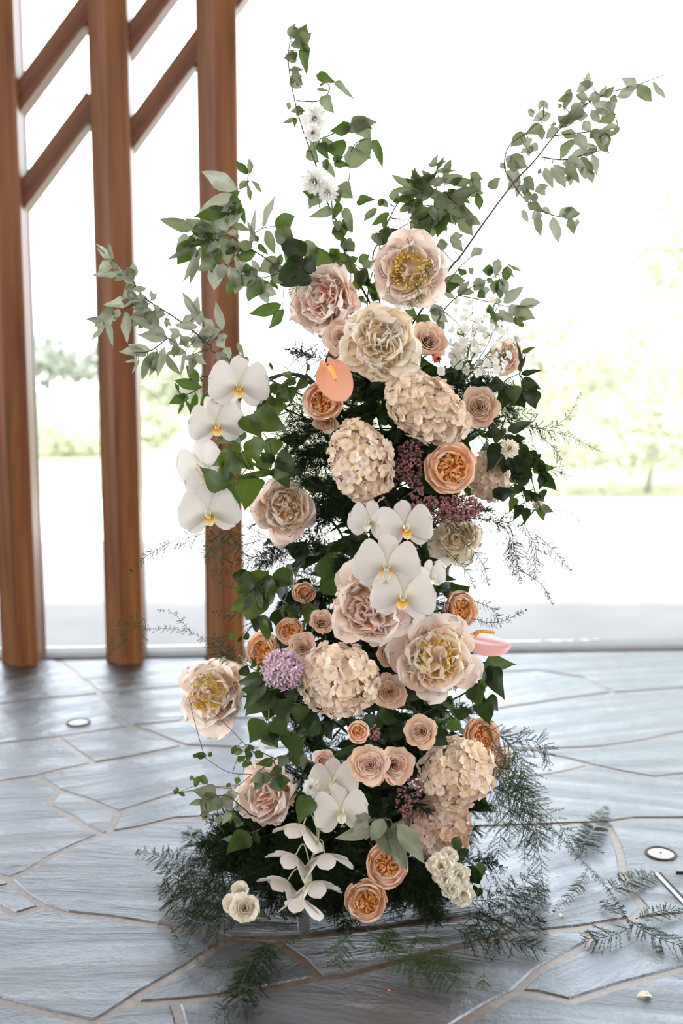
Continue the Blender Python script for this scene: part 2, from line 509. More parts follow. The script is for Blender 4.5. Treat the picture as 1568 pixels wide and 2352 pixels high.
FACES = [
 [(-150,1497),(110,1497),(230,1592),(-150,1632)],
 [(110,1497),(470,1497),(500,1570),(230,1592)],
 [(-150,1632),(230,1592),(300,1667),(130,1693),(-150,1727)],
 [(230,1592),(500,1570),(420,1655),(300,1667)],
 [(-150,1727),(130,1693),(215,1752),(145,1767),(85,1782),(-150,1820)],
 [(130,1693),(300,1667),(390,1700),(425,1712),(365,1725),(215,1752)],
 [(300,1667),(420,1655),(600,1650),(600,1720),(425,1712),(390,1700)],
 [(145,1767),(215,1752),(365,1725),(425,1712),(600,1720),(600,1800),(395,1825),(350,1840),(270,1865),(200,1835),(135,1815),(85,1782)],
 [(-150,1820),(85,1782),(135,1815),(110,1848),(165,1875),(235,1915),(185,1935),(120,1965),(65,2000),(20,2017),(-150,1965)],
 [(110,1848),(135,1815),(200,1835),(270,1865),(250,1912),(235,1915),(165,1875)],
 [(270,1865),(350,1840),(395,1825),(600,1800),(600,1870),(400,1880),(320,1900),(250,1912)],
 [(235,1915),(250,1912),(320,1900),(400,1880),(600,1870),(700,1900),(700,2150),(525,2155),(480,2140),(360,2125),(250,2107),(150,2097),(100,2080),(20,2020),(65,2000),(120,1965),(185,1935)],
 [(-150,1965),(20,2018),(30,2030),(-60,2050),(-150,2060)],
 [(-60,2050),(30,2030),(100,2080),(35,2100)],
 [(-150,2060),(-60,2050),(35,2100),(100,2080),(150,2097),(250,2107),(360,2125),(480,2140),(525,2155),(430,2220),(325,2280),(250,2330),(215,2350),(175,2340),(85,2320),(0,2297),(-150,2262)],
 [(525,2155),(645,2168),(735,2245),(600,2272),(500,2290),(400,2300),(300,2306),(330,2280),(430,2220)],
 [(525,2155),(700,2150),(1100,2100),(1184,2145),(1064,2172),(994,2185),(884,2215),(784,2241),(735,2245),(645,2168)],
 [(-150,2262),(0,2297),(85,2320),(175,2340),(215,2350),(240,2420),(-150,2420)],
 [(215,2350),(250,2330),(285,2312),(400,2300),(410,2330),(430,2420),(240,2420)],
 [(400,2300),(500,2290),(600,2272),(735,2245),(784,2241),(884,2215),(994,2185),(1064,2172),(1184,2145),(1334,2130),(1359,2163),(1234,2230),(1184,2277),(1054,2350),(950,2420),(430,2420),(410,2330)],
 [(1184,2277),(1234,2282),(1309,2300),(1434,2260),(1568,2225),(1720,2190),(1720,2420),(950,2420),(1054,2350)],
 [(1184,2277),(1234,2230),(1359,2163),(1334,2130),(1450,2110),(1720,2090),(1720,2190),(1568,2225),(1434,2260),(1309,2300),(1234,2282)],
 [(700,2150),(700,1900),(1100,1900),(1389,1890),(1424,1960),(1430,2000),(1450,2050),(1480,2085),(1450,2110),(1334,2130),(1184,2145),(1100,2100)],
 [(1389,1890),(1459,1880),(1568,1880),(1720,1884),(1720,2090),(1450,2110),(1480,2085),(1450,2050),(1430,2000),(1424,1960)],
 [(700,1900),(600,1870),(600,1800),(1000,1800),(1259,1780),(1359,1757),(1504,1785),(1568,1778),(1720,1762),(1720,1884),(1568,1880),(1459,1880),(1389,1890),(1100,1900)],
 [(600,1800),(600,1720),(1000,1700),(1209,1720),(1359,1757),(1259,1780),(1000,1800)],
 [(1209,1720),(1384,1715),(1484,1700),(1568,1682),(1720,1660),(1720,1762),(1568,1778),(1504,1785),(1359,1757)],
 [(600,1720),(600,1650),(1000,1640),(1134,1630),(1234,1615),(1409,1590),(1568,1580),(1720,1572),(1720,1660),(1568,1682),(1484,1700),(1384,1715),(1209,1720),(1000,1700)],
 [(500,1570),(800,1560),(1134,1545),(1234,1540),(1334,1555),(1409,1590),(1234,1615),(1134,1630),(1000,1640),(600,1650),(420,1655)],
 [(470,1497),(900,1492),(950,1555),(800,1560),(500,1570)],
 [(900,1492),(1720,1484),(1720,1572),(1568,1580),(1409,1590),(1334,1555),(1234,1540),(1134,1545),(950,1555)],
]

def inset_poly(P, d):
    n = len(P)
    A = sum(P[i][0] * P[(i + 1) % n][1] - P[(i + 1) % n][0] * P[i][1] for i in range(n))
    if A < 0:
        P = P[::-1]
    out = []
    for i in range(n):
        a, b, c = Vector(P[i - 1]), Vector(P[i]), Vector(P[(i + 1) % n])
        e1, e2 = (b - a).normalized(), (c - b).normalized()
        n1, n2 = Vector((-e1.y, e1.x)), Vector((-e2.y, e2.x))
        m = n1 + n2
        if m.length < 1e-4:
            m = n1
        m.normalize()
        k = max(0.45, m.dot(n1))
        out.append(b + m * (d / k))
    return out

floor_e = bpy.data.objects.new('floor', None)
link(floor_e)
structure(floor_e)
bed = obj('mortar_bed', box_mesh('mortar_bed', (-5.2, -4.2, -0.06), (5.2, 4.0, -0.0022), MAT['mortar']), floor_e)

def wobble(P, step=0.07, amp=0.006):
    out = []
    n = len(P)
    for i in range(n):
        a, b = Vector(P[i]), Vector(P[(i + 1) % n])
        k = max(1, int((b - a).length / step))
        t = (b - a)
        nn = Vector((-t.y, t.x)).normalized() if t.length > 1e-6 else Vector((0, 0))
        for j in range(k):
            q = a + t * (j / k)
            if j:
                q += nn * random.uniform(-amp, amp)
            out.append(q)
    return out

def add_stone(P, d):
    P = wobble(P)
    top = inset_poly(P, d + 0.003)
    bot = inset_poly(P, d)
    n = len(top)
    c = sum(top, Vector((0, 0))) / n
    z = random.uniform(-0.0005, 0.0008)
    V = [(p.x - c.x, p.y - c.y, 0.0 + z) for p in top] + [(p.x - c.x, p.y - c.y, -0.0022 + z * .3) for p in bot] + [(p.x - c.x, p.y - c.y, -0.03) for p in bot]
    F = [tuple(range(n))]
    for i in range(n):
        j = (i + 1) % n
        F.append((i, i + n, j + n, j))
        F.append((i + n, i + 2 * n, j + 2 * n, j + n))
    o = obj('flagstone', mesh('flagstone', V, F, MAT['stone'], smooth=False), floor_e)
    o.location = (c.x, c.y, 0)
    return o

for f in FACES:
    P = [ground(*p) for p in f]
    P = [Vector((p.x, p.y)) for p in P]
    add_stone(P, 0.0085)

# stones beyond the frame: irregular cells clipped to the strips around the traced ones
def clip(P, nx, ny, c):
    out = []
    n = len(P)
    for i in range(n):
        a, b = P[i], P[(i + 1) % n]
        da, db = nx * a[0] + ny * a[1] - c, nx * b[0] + ny * b[1] - c
        if da <= 0:
            out.append(a)
        if (da < 0 < db) or (db < 0 < da):
            t = da / (da - db)
            out.append((a[0] + (b[0] - a[0]) * t, a[1] + (b[1] - a[1]) * t))
    return out

def strip_cells(region, seeds):
    for i, s in enumerate(seeds):
        P = list(region)
        for j, q in enumerate(seeds):
            if i == j or not P:
                continue
            nx, ny = q[0] - s[0], q[1] - s[1]
            c = (q[0] ** 2 + q[1] ** 2 - s[0] ** 2 - s[1] ** 2) / 2
            P = clip(P, nx, ny, c)
        if len(P) >= 3:
            Q = [Vector(p) for p in P]
            A = abs(sum(Q[k].x * Q[(k + 1) % len(Q)].y - Q[(k + 1) % len(Q)].x * Q[k].y for k in range(len(Q)))) / 2
            if A > 0.02:
                add_stone(Q, 0.011)

g = lambda x, y: (ground(x, y).x, ground(x, y).y)
lt, lb, rt, rb = g(-150, 1497), g(-150, 2420), g(1720, 1484), g(1720, 2420)
def rand_seeds(x0, x1, y0, y1, n):
    return [(random.uniform(x0, x1), random.uniform(y0, y1)) for _ in range(n)]
strip_cells([(-5, lb[1]), lb, lt, (-5, lt[1])], rand_seeds(-5, -0.9, lb[1], lt[1], 26))
strip_cells([rb, (5, rb[1]), (5, rt[1]), rt], rand_seeds(0.9, 5, rb[1], rt[1], 26))
strip_cells([(-5, -4), (5, -4), (5, lb[1]), (-5, lb[1])], rand_seeds(-5, 5, -4, lb[1], 70))

# ------------------------------------------------------------------ setting: glazed timber wall
WROT = math.atan(0.055)
wall = bpy.data.objects.new('wall_back', None)
link(wall)
structure(wall)
wall.location = (0, 4.13, 0)
wall.rotation_euler = (0, 0, WROT)
CEIL = 4.3
def wl(x, yoff):                       # world Y of the wall's line at world x
    return 4.13 + 0.055 * x + yoff

def post_mesh(h, w=0.152):
    a = w / 2
    S = [(-a, 0.050), (-a + 0.006, 0.042), (-0.006, -0.012), (0.006, -0.013), (a - 0.006, -0.003), (a, 0.004), (a, 0.105), (-a, 0.105)]
    n = len(S)
    V = [(x, y, 0) for x, y in S] + [(x, y, h) for x, y in S]
    F = [(i, (i + 1) % n, (i + 1) % n + n, i + n) for i in range(n)] + [tuple(range(n))[::-1], tuple(range(n, 2 * n))]
    return mesh('timber_post', V, F, MAT['post'], smooth=False)

pm = post_mesh(CEIL)
p2 = at(283, 1518, 3.97).x
p3 = at(513, 1515, 3.99).x
p1 = at(43, 1521, 3.95).x
sp = (p3 - p1) / 2
post_x = [p1 - 3 * sp, p1 - 2 * sp, p1 - sp, p1, p2, p3, 2.15, 2.15 + sp, 2.15 + 2 * sp]
for x in post_x:
    o = obj('timber_post', pm, wall)
    o.location = (x / math.cos(WROT), -0.145, 0)
    m = obj('mullion', box_mesh('mullion', (-0.032, 0, 0), (0.032, 0.09, CEIL), MAT['post']), wall)
    m.location = (x + 0.028, -0.04, 0)
    m = obj('glazing_bead', box_mesh('glazing_bead', (0, 0, 0), (0.008, 0.03, CEIL), MAT['frame']), wall)
    m.location = (x + 0.06, 0.0, 0)

def brace(pa, pb):
    """diagonal between two photo points, lying in the plane just behind the posts' faces"""
    Ya, Yb = wl(at(*pa, 4).x, -0.055), wl(at(*pb, 4).x, -0.055)
    A, B = at(*pa, Ya), at(*pb, Yb)
    d = B - A
    L = d.length
    me = box_mesh('diagonal_brace', (-0.03, -0.045, -0.036), (L + 0.03, 0.045, 0.036), MAT['brace'])
    o = bpy.data.objects.new('diagonal_brace', me)
    link(o, wall)
    x = d.normalized()
    y = Vector((-math.sin(WROT), math.cos(WROT), 0))
    z = x.cross(y).normalized()
    y = z.cross(x)
    M = Matrix((x, y, z)).transposed().to_4x4()
    M.translation = A
    wm = Matrix.Translation(wall.location) @ Matrix.Rotation(WROT, 4, 'Z')
    o.matrix_basis = wm.inverted() @ M

brace((45, 235), (205, 20))
brace((52, 460), (210, 247))
brace((296, 105), (458, -115))
brace((300, 322), (460, 102))
brace((535, 5), (700, -215))
brace((-150, 500), (0, 295))
brace((-150, 730), (5, 520))
# glass
xs = sorted(post_x)
for a, b in zip(xs[:-1], xs[1:]):
    obj('glass_pane', box_mesh('glass_pane', (a + 0.062, 0.010, 0.03), (b - 0.006, 0.016, CEIL - 0.02), MAT['glass']), wall)
obj('sill', box_mesh('sill', (-4.9, -0.06, -0.05), (4.9, 0.12, 0.006), MAT['sill']), wall)
obj('head_beam', box_mesh('head_beam', (-4.9, -0.15, CEIL - 0.25), (4.9, 0.1, CEIL), MAT['brace']), wall)

# the other sides of the pavilion: posts with glass, a boarded ceiling
def side_wall(name, pts_fn, n, pane_fn):
    e = bpy.data.objects.new(name, None)
    link(e)
    structure(e)
    for i in range(n):
        o = obj('timber_post', pm, e)
        loc, rz = pts_fn(i)
        o.location = loc
        o.rotation_euler = (0, 0, rz)
    for lo, hi in pane_fn:
        obj('glass_pane', box_mesh('glass_pane', lo, hi, MAT['glass']), e)
    return e
side_wall('wall_left', lambda i: ((-4.9, -3.6 + i * 0.95, 0), PI / 2), 8, [((-4.98, -4, 0.02), (-4.974, 3.8, CEIL))])
side_wall('wall_right', lambda i: ((4.9, -3.6 + i * 0.95, 0), -PI / 2), 8, [((4.974, -4, 0.02), (4.98, 3.8, CEIL))])
wf = side_wall('wall_front', lambda i: ((-4.4 + i * 1.1, -3.95, 0), PI), 9, [])
obj('light_block_boards', box_mesh('light_block_boards', (-5, -4.2, 0), (5, -4.06, 3.1), MAT['ceil']), wf)  # boards added out of view behind the camera to cut front light
ceil_o = obj('ceiling', box_mesh('ceiling', (-5.2, -4.6, CEIL), (5.2, 4.30, CEIL + 0.12), MAT['ceil']))
structure(ceil_o)

# ------------------------------------------------------------------ setting: outdoors
terr = structure(obj('terrace', box_mesh('terrace', (-9, 4.22, -0.30), (9, 7.3, -0.03), MAT['terrace'])))
lawn = structure(obj('lawn', box_mesh('lawn', (-90, 7.3, -0.5), (90, 160, -0.10), MAT['lawn'])))
path = structure(obj('gravel_path', box_mesh('gravel_path', (-30, 7.3, -0.4), (30, 10.5, -0.09), MAT['gravel'])))

def leaf_cloud(n, cx, rx, ry, rz, size, lumps):
    """leaf quads gathered round lumps inside an ellipsoid"""
    L = rng.normal(size=(lumps, 3))
    L /= np.linalg.norm(L, axis=1)[:, None]
    L *= rng.uniform(0.35, 0.95, (lumps, 1))
    idx = rng.integers(0, lumps, n)
    d = rng.normal(size=(n, 3))
    d /= np.linalg.norm(d, axis=1)[:, None]
    P = (L[idx] + d * rng.uniform(0.15, 0.36, (n, 1))) * np.array([rx, ry, rz]) + np.array(cx)
    a = rng.normal(size=(n, 3))
    a /= np.linalg.norm(a, axis=1)[:, None]
    b = np.cross(a, rng.normal(size=(n, 3)))
    b /= np.linalg.norm(b, axis=1)[:, None]
    s = size * rng.uniform(0.6, 1.3, (n, 1))
    V = np.stack([P - a * s, P + b * s * 0.45, P + a * s, P - b * s * 0.45], 1).reshape(-1, 3)
    F = np.arange(n * 4).reshape(-1, 4)
    return V, F

def tree(name, label, px, base_py, Y, height, width, n, size, lumps, trunk=True, mat='tree', cat='tree', crown_lo=0.15):
    b = at(px, base_py, Y)
    z0 = -0.1
    t = thing(name, label, cat, (b.x, Y, z0))
    cz = height * (0.5 + crown_lo / 2)
    V, F = leaf_cloud(n, (0, 0, cz), width / 2, width / 2.4, height * (1 - crown_lo) / 2, size, lumps)
    o = obj('foliage', mesh('foliage', V, F, MAT[mat], smooth=False), t)
    o['kind'] = 'stuff'
    tb = Tubes()
    tb.add(smooth_path([(0, 0, 0), (0.05, 0, height * 0.3), (0, 0.05, height * 0.75)]), 0.02 * height, 0.008 * height, 7)
    for k in range(5):
        a = k * 1.256 + 0.4
        tb.add(smooth_path([(0.04, 0, height * (.25 + .06 * k)), (math.cos(a) * width * .18, math.sin(a) * width * .15, height * (.4 + .07 * k)), (math.cos(a) * width * .3, math.sin(a) * width * .25, height * (.5 + .08 * k))]), 0.009 * height, 0.003 * height, 5)
    obj('trunk', tb.mesh('trunk', MAT['bark']), t)
    return t

tree('leafy_tree', 'tall sunlit tree with pale loose foliage rising above the terrace bushes', 1700, 1300, 15.0, 5.6, 5.2, 5200, 0.085, 60)
tree('leafy_bush', 'broad sunlit bush at the edge of the white path, below the tall tree', 1480, 1300, 11.2, 2.1, 3.4, 3600, 0.06, 50, crown_lo=0.0, cat='bush')
tree('leafy_bush', 'loose pale bush beside the path, partly hidden behind the hanging fern wisps', 1290, 1200, 17.0, 3.0, 3.4, 2600, 0.08, 40, crown_lo=0.0, cat='bush')
tree('meadow_bush', 'rounded green bush on the lawn seen between two timber posts', 420, 990, 38.0, 3.0, 4.6, 2400, 0.16, 36, crown_lo=0.0, cat='bush')
tree('meadow_bush', 'small low shrub at the lawn edge seen through the glass beside the white orchids', 350, 1100, 19.0, 0.7, 1.6, 900, 0.07, 16, crown_lo=0.0, cat='bush')
tree('garden_hedge', 'low green hedge running along the far lawn edge between the timber posts', 155, 1130, 17.0, 0.75, 3.0, 2200, 0.06, 40, crown_lo=0.0, cat='hedge')
tree('distant_tree', 'hazy distant tree line clump far beyond the lawn between the posts', 170, 905, 95.0, 5.5, 16.0, 1600, 0.5, 30, crown_lo=0.0, mat='far')

# ------------------------------------------------------------------ floor fittings and litter
def disc(name, label, px, py, rpx, dark, group=None):
    c = ground(px, py)
    r = rpx * mpp(c)
    t = thing(name, label, 'floor light', (c.x, c.y, 0), group)
    n = 40
    ring_in, ring_out = r * 0.86, r * 1.06
    V, F = [], []
    prof = [(r * 0.84, 0.0005), (r * 0.88, 0.003), (r * 1.0, 0.003), (r * 1.08, 0.0006)]
    for rr, z in prof:
        V += [(rr * math.cos(2 * PI * k / n), rr * math.sin(2 * PI * k / n), z + 0.001) for k in range(n)]
    for j in range(3):
        for k in range(n):
            F.append((j * n + k, (j + 1) * n + k, (j + 1) * n + (k + 1) % n, j * n + (k + 1) % n))
    obj('rim', mesh('rim', V, F, MAT['rust' if dark else 'sill']), t)
    V = [(r * 0.85 * math.cos(2 * PI * k / n), r * 0.85 * math.sin(2 * PI * k / n), 0.0022) for k in range(n)] + [(0, 0, 0.0035)]
    F = [(k, (k + 1) % n, n) for k in range(n)]
    obj('lens', mesh('lens', V, F, MAT['lens']), t)
    V = [(r * 0.07 * math.cos(2 * PI * k / 12), r * 0.07 * math.sin(2 * PI * k / 12), 0.0042) for k in range(12)]
    obj('screw', mesh('screw', V, [tuple(range(12))], MAT['black'], smooth=False), t)
disc('floor_uplight', 'round steel floor light with dark rusty rim beside the trailing fern', 1517, 1962, 34, True)
disc('floor_uplight', 'round pale floor light set in stone close to the timber posts', 180, 1660, 26, False)

hatch = thing('floor_hatch_frame', 'brushed metal frame strip of a floor hatch let into the flagstones', 'hatch', ground(1505, 2004))
o0 = ground(1505, 2004)
def strip(name, a, b, w, mat, z=0.004):
    A, B = ground(*a) - o0, ground(*b) - o0
    d = (B - A).normalized()
    nrm = Vector((-d.y, d.x, 0)) * w / 2
    V = [A - nrm, B - nrm, B + nrm, A + nrm]
    V = [(v.x, v.y, 0.0) for v in V] + [(v.x, v.y, z) for v in V]
    F = [(4, 5, 6, 7), (0, 1, 5, 4), (1, 2, 6, 5), (2, 3, 7, 6), (3, 0, 4, 7)]
    return obj(name, mesh(name, V, F, mat, smooth=False), hatch)
strip('side_rail', (1508, 2008), (1574, 2078), 0.014, MAT['steel'])
strip('rail_groove', (1514, 2008), (1580, 2078), 0.005, MAT['black'], 0.0048)
strip('slot', (1552, 2006), (1680, 2008), 0.006, MAT['black'], 0.0045)

# ------------------------------------------------------------------ petals
_GR = {}
def grid(nu, nv):
    if (nu, nv) not in _GR:
        F = np.array([(j * nu + i, j * nu + i + 1, (j + 1) * nu + i + 1, (j + 1) * nu + i) for j in range(nv - 1) for i in range(nu - 1)])
        v = 1 - (1 - np.linspace(0, 1, nv)) ** 1.45
        u = np.linspace(-1, 1, nu)
        U, Vv = np.meshgrid(u, v)
        uv = np.stack([(U.ravel() + 1) / 2, Vv.ravel()], 1)
        _GR[(nu, nv)] = (U, Vv, F, uv)
    return _GR[(nu, nv)]

def shape(v, b=0.6, k=5.0):
    s = (v + 0.02) ** b * np.sqrt(np.clip(1 - v ** k, 0, 1))
    return s / s.max()

def rotz(V, a):
    c, s = math.cos(a), math.sin(a)
    x = V[:, 0] * c - V[:, 1] * s
    y = V[:, 0] * s + V[:, 1] * c
    return np.stack([x, y, V[:, 2]], 1)

def petal_open(l, w, r0=0.0, z0=0.0, a0=60, a1=10, cup=0.25, ruf=0.03, notch=0.0, b=0.6, k=5.0, nu=8, nv=8, az=0.0, pw=1.0, fold=0.0, frill=0.0):
    """free petal leaving the axis at elevation a0 (deg) and ending at a1"""
    U, Vv, F, uv = grid(nu, nv)
    v = Vv[:, 0]
    ang = np.radians(a0 + (a1 - a0) * v ** pw)
    dv = np.diff(v, prepend=0)
    r = r0 + np.cumsum(np.cos(ang) * dv) * l
    z = z0 + np.cumsum(np.sin(ang) * dv) * l
    hw = w / 2 * shape(v, b, k)
    ph = rng.uniform(0, 6.28, 4)
    Y = U * hw[:, None]
    nr, nz = -np.sin(ang)[:, None], np.cos(ang)[:, None]
    d = cup * (U ** 2) * hw[:, None] + fold * np.abs(U) * hw[:, None]
    edge = (Vv ** 2)
    d = d + ruf * l * edge * (np.sin(3.1 * U + ph[0]) + 0.7 * np.sin(6.5 * U + ph[1]) + 0.5 * np.sin(5 * Vv * 2 + ph[2] + 2 * U))
    if frill:
        d = d + frill * l * Vv ** 3 * (np.sin(11 * U + ph[1]) + .7 * np.sin(17 * U + ph[2]))
    ext = 1 + frill * 1.2 * np.sin(14 * U + ph[0]) * Vv ** 4 - notch * np.exp(-(U / 0.22) ** 2) * Vv ** 6 + 0.035 * np.sin(5 * U + ph[3]) * Vv ** 3
    X = r0 + (r[:, None] - r0) * ext + nr * d
    Z = z0 + (z[:, None] - z0) * ext + nz * d
    V = np.stack([X.ravel(), Y.ravel(), Z.ravel()], 1)
    return rotz(V, az), F, uv

def petal_wrap(rf, zf, half, az=0.0, b=0.35, k=6.0, ruf=0.0, nu=11, nv=8, cx=0.0, point=0.0):
    """petal wrapped round an upright axis: rf, zf give radius and height along the petal"""
    U, Vv, F, uv = grid(nu, nv)
    v = Vv[:, 0]
    r, z = rf(v), zf(v)
    th = U * (half * shape(v, b, k))[:, None]
    ph = rng.uniform(0, 6.28, 3)
    rr = r[:, None] * (1 + ruf * Vv ** 2 * (np.sin(3 * U + ph[0]) + 0.6 * np.sin(7 * U + ph[1])))
    X = rr * np.cos(th)
    Y = rr * np.sin(th)
    Z = z[:, None] * np.ones_like(U)
    zl = z[-1] - z[0]
    Z = Z + zl * (0.05 * np.sin(3 * U + ph[2]) * Vv ** 2 - 0.12 * (U ** 2) * Vv ** 3)
    V = np.stack([X.ravel() - cx, Y.ravel(), Z.ravel()], 1)
    return rotz(V, az), F, uv

def add_petal(root, data, mat, name='petal', T=None):
    V, F, uv = data
    if T is not None:
        V = np.asarray(V) @ np.array(T.to_3x3()).T + np.array(T.translation)
    return obj(name, mesh(name, V, F, mat, uv), root)

def j(a, s):
    return a + random.uniform(-s, s)

def add_sepals(root, R, n=5):
    tb = Tubes()
    for i in range(n):
        V, F, uv = petal_open(R * .55, R * .22, 0.02 * R, -0.06 * R, -10, 35, .2, .02, b=.4, k=1.6, az=i * 6.283 / n, nu=4, nv=5)
        obj('sepal', mesh('sepal', V, F, MAT['mid'], uv), root)

def stem_part(root, M, toward, r=0.0028, mat='stem', name='stem', z0=0.0):
    """stem from the head's base back into the arrangement, in the head's own frame"""
    P = M @ Vector((0, 0, z0))
    ax = (M.to_3x3() @ Vector((0, 0, 1))).normalized()
    Q = toward
    d = (Q - P).length
    mid = Vector((P.x + (Q.x - P.x) * .6, P.y + (Q.y - P.y) * .75, P.z - .035))
    pts = [P, P - ax * min(0.05, d * 0.3), mid, Q] if d > .09 else [P, P.lerp(Q, .5) - ax * .01, Q]
    Mi = M.inverted()
    pts = [Mi @ p for p in smooth_path(pts, 5)]
    obj(name, Tubes().add(pts, r, r, 6).mesh(name, MAT[mat]), root)

def peony(root, R, style):
    """style: dict(open, out, inn, n_in, stam, mid)"""
    out, inn, mid = MAT[style.get('out', 'peony_out')], MAT[style.get('inn', 'peony_in')], MAT[style.get('mid', 'peony_out')]
    op = style.get('open', 0.6)
    az0 = random.uniform(0, 6)
    n1 = style.get('guard', 8) + 1
    for i in range(n1):               # guard petals, loose and uneven
        lo = random.random() < op
        add_petal(root, petal_open(j(1.0, .10) * R, j(.86, .14) * R, .05 * R, -.04 * R, j(30, 9), (j(2, 14) if lo else j(42, 14)) + 16 * (1 - op), j(.40, .16), j(.055, .02), random.choice([0, .10, .20]), b=.5, k=6, nu=12, nv=9, frill=.016, az=az0 + i * 6.283 / n1 * 2.02 + (PI / n1 if i >= n1 / 2 else 0) + j(0, .22)), out)
    for i in range(8):                # cup of broad petals round the heart
        add_petal(root, petal_open(j(.86, .08) * R, j(.66, .12) * R, .05 * R, .0 * R, j(46, 7), j(26 + 50 * (1 - op), 16), j(.5, .12), j(.05, .02), random.choice([0, .1, .18]), b=.5, k=5, nu=12, nv=8, frill=.022, az=az0 + .6 + i * 2.399 + j(0, .25)), mid)
    ni = int(style.get('n_in', 34) * 2.5)
    hole = style.get('stam', 0)
    for i in range(ni):               # domed heart of ruffled petals, each rooted inside the dome
        t = (i + .5) / ni
        ph = math.radians(78) * t ** .62     # angle off the axis
        if hole and .03 < t < .20 and i % 3:
            continue
        az = i * 2.399 + j(0, .5)
        rad = .60 * R
        root_p = Vector((math.sin(ph) * math.cos(az) * rad, math.sin(ph) * math.sin(az) * rad, .10 * R + math.cos(ph) * rad * .62))
        nrm = Vector((math.sin(ph) * math.cos(az), math.sin(ph) * math.sin(az), math.cos(ph) * 1.1 + .25))
        T = frame(root_p, nrm + Vector((j(0, .2), j(0, .2), j(0, .2))), Vector((math.cos(az), math.sin(az), .3)), j(0, .5))
        el = j(72, 12)
        V, F, uv = petal_open(R * j(.31, .06), R * j(.37, .09), -.05 * R, -.08 * R, el, el + j(8, 30), j(.6, .3), j(.10, .04), random.choice([0, .1, .2, .3]), b=.5, k=5, nu=11, nv=6, frill=.035, az=random.choice((PI / 2, -PI / 2)) + j(0, .6), pw=1.6)
        m = inn if random.random() < .72 else mid
        if hole and .08 < t < .62 and random.random() < .75:
            m = MAT['peony_yellow']
        add_petal(root, (V, F, uv), m, T=T)
    nu_, nv_ = 14, 7                  # the packed bed the heart petals grow from
    V, F, uvs = [], [], []
    for b in range(nv_):
        for a in range(nu_):
            th, phi = 2 * PI * a / nu_, math.radians(88) * b / (nv_ - 1)
            q = (.56 + .03 * math.sin(4 * th + 5 * phi)) * R
            V.append((q * math.sin(phi) * math.cos(th), q * math.sin(phi) * math.sin(th), .06 * R + q * .66 * math.cos(phi)))
            uvs.append((a / nu_, .55))
    for b in range(nv_ - 1):
        for a in range(nu_):
            F.append((b * nu_ + a, (b + 1) * nu_ + a, (b + 1) * nu_ + (a + 1) % nu_, b * nu_ + (a + 1) % nu_))
    obj('heart', mesh('heart', V, F, inn, uvs), root)
    if hole:
        tb = Tubes()
        for i in range(hole):
            a, rr = random.uniform(0, 6.28), R * (.14 + .30 * math.sqrt(random.random()))
            h = R * random.uniform(.66, .86)
            p0 = Vector((math.cos(a) * rr * .5, math.sin(a) * rr * .5, .2 * R))
            p1 = Vector((math.cos(a) * rr, math.sin(a) * rr, h - .5 * (rr * rr) / R))
            tb.add([p0, p0.lerp(p1, .85), p1], .0007, .0009, 4)
            d = (p1 - p0).normalized()
            tb.add([p1, p1 + d * .007 + Vector((j(0, .002), j(0, .002), 0))], .0019, .0015, 4)
        o = obj('stamens', tb.mesh('stamens', MAT['stamen']), root)
        o['kind'] = 'stuff'
    add_sepals(root, R)

def rose(root, R, inn, out, n=22, op=0.55, reflex=6):
    mi, mo = MAT[inn], MAT[out]
    az0 = random.uniform(0, 6)
    n = int(n * 1.25)
    for i in range(n):
        t = i / (n - 1)
        rm = R * (.035 + .66 * t ** 1.15)               # mouth radius
        hh = R * (1.0 - .40 * t ** 1.6) * j(1, .015)      # rim height steps down outwards
        roll = R * (.02 + .10 * t)
        rf = lambda v, rm=rm, roll=roll, t=t: rm * (.25 + .75 * v ** (.55 + .25 * t)) + roll * np.clip((v - .72) / .28, 0, 1) ** 2
        zf = lambda v, hh=hh, t=t, R=R: hh * v ** .95 - R * (.02 + .09 * t) * np.clip((v - .78) / .22, 0, 1) ** 2
        add_petal(root, petal_wrap(rf, zf, 2.1 - 1.15 * t, az0 + i * 2.22 + j(0, .12), .3, 5.5, .02 + .02 * t), mi if t < .55 else mo)
    for i in range(reflex):           # outer petals rolling back
        add_petal(root, petal_open(j(1.06, .08) * R, j(.92, .1) * R, .12 * R, .0, j(58, 6), j(4 + 26 * (1 - op), 14), j(.30, .1), .02, 0, b=.42, k=2.8, nu=10, nv=9, az=az0 + i * 2.399 + j(0, .2), pw=1.8, fold=-.08), mo)
    add_sepals(root, R)

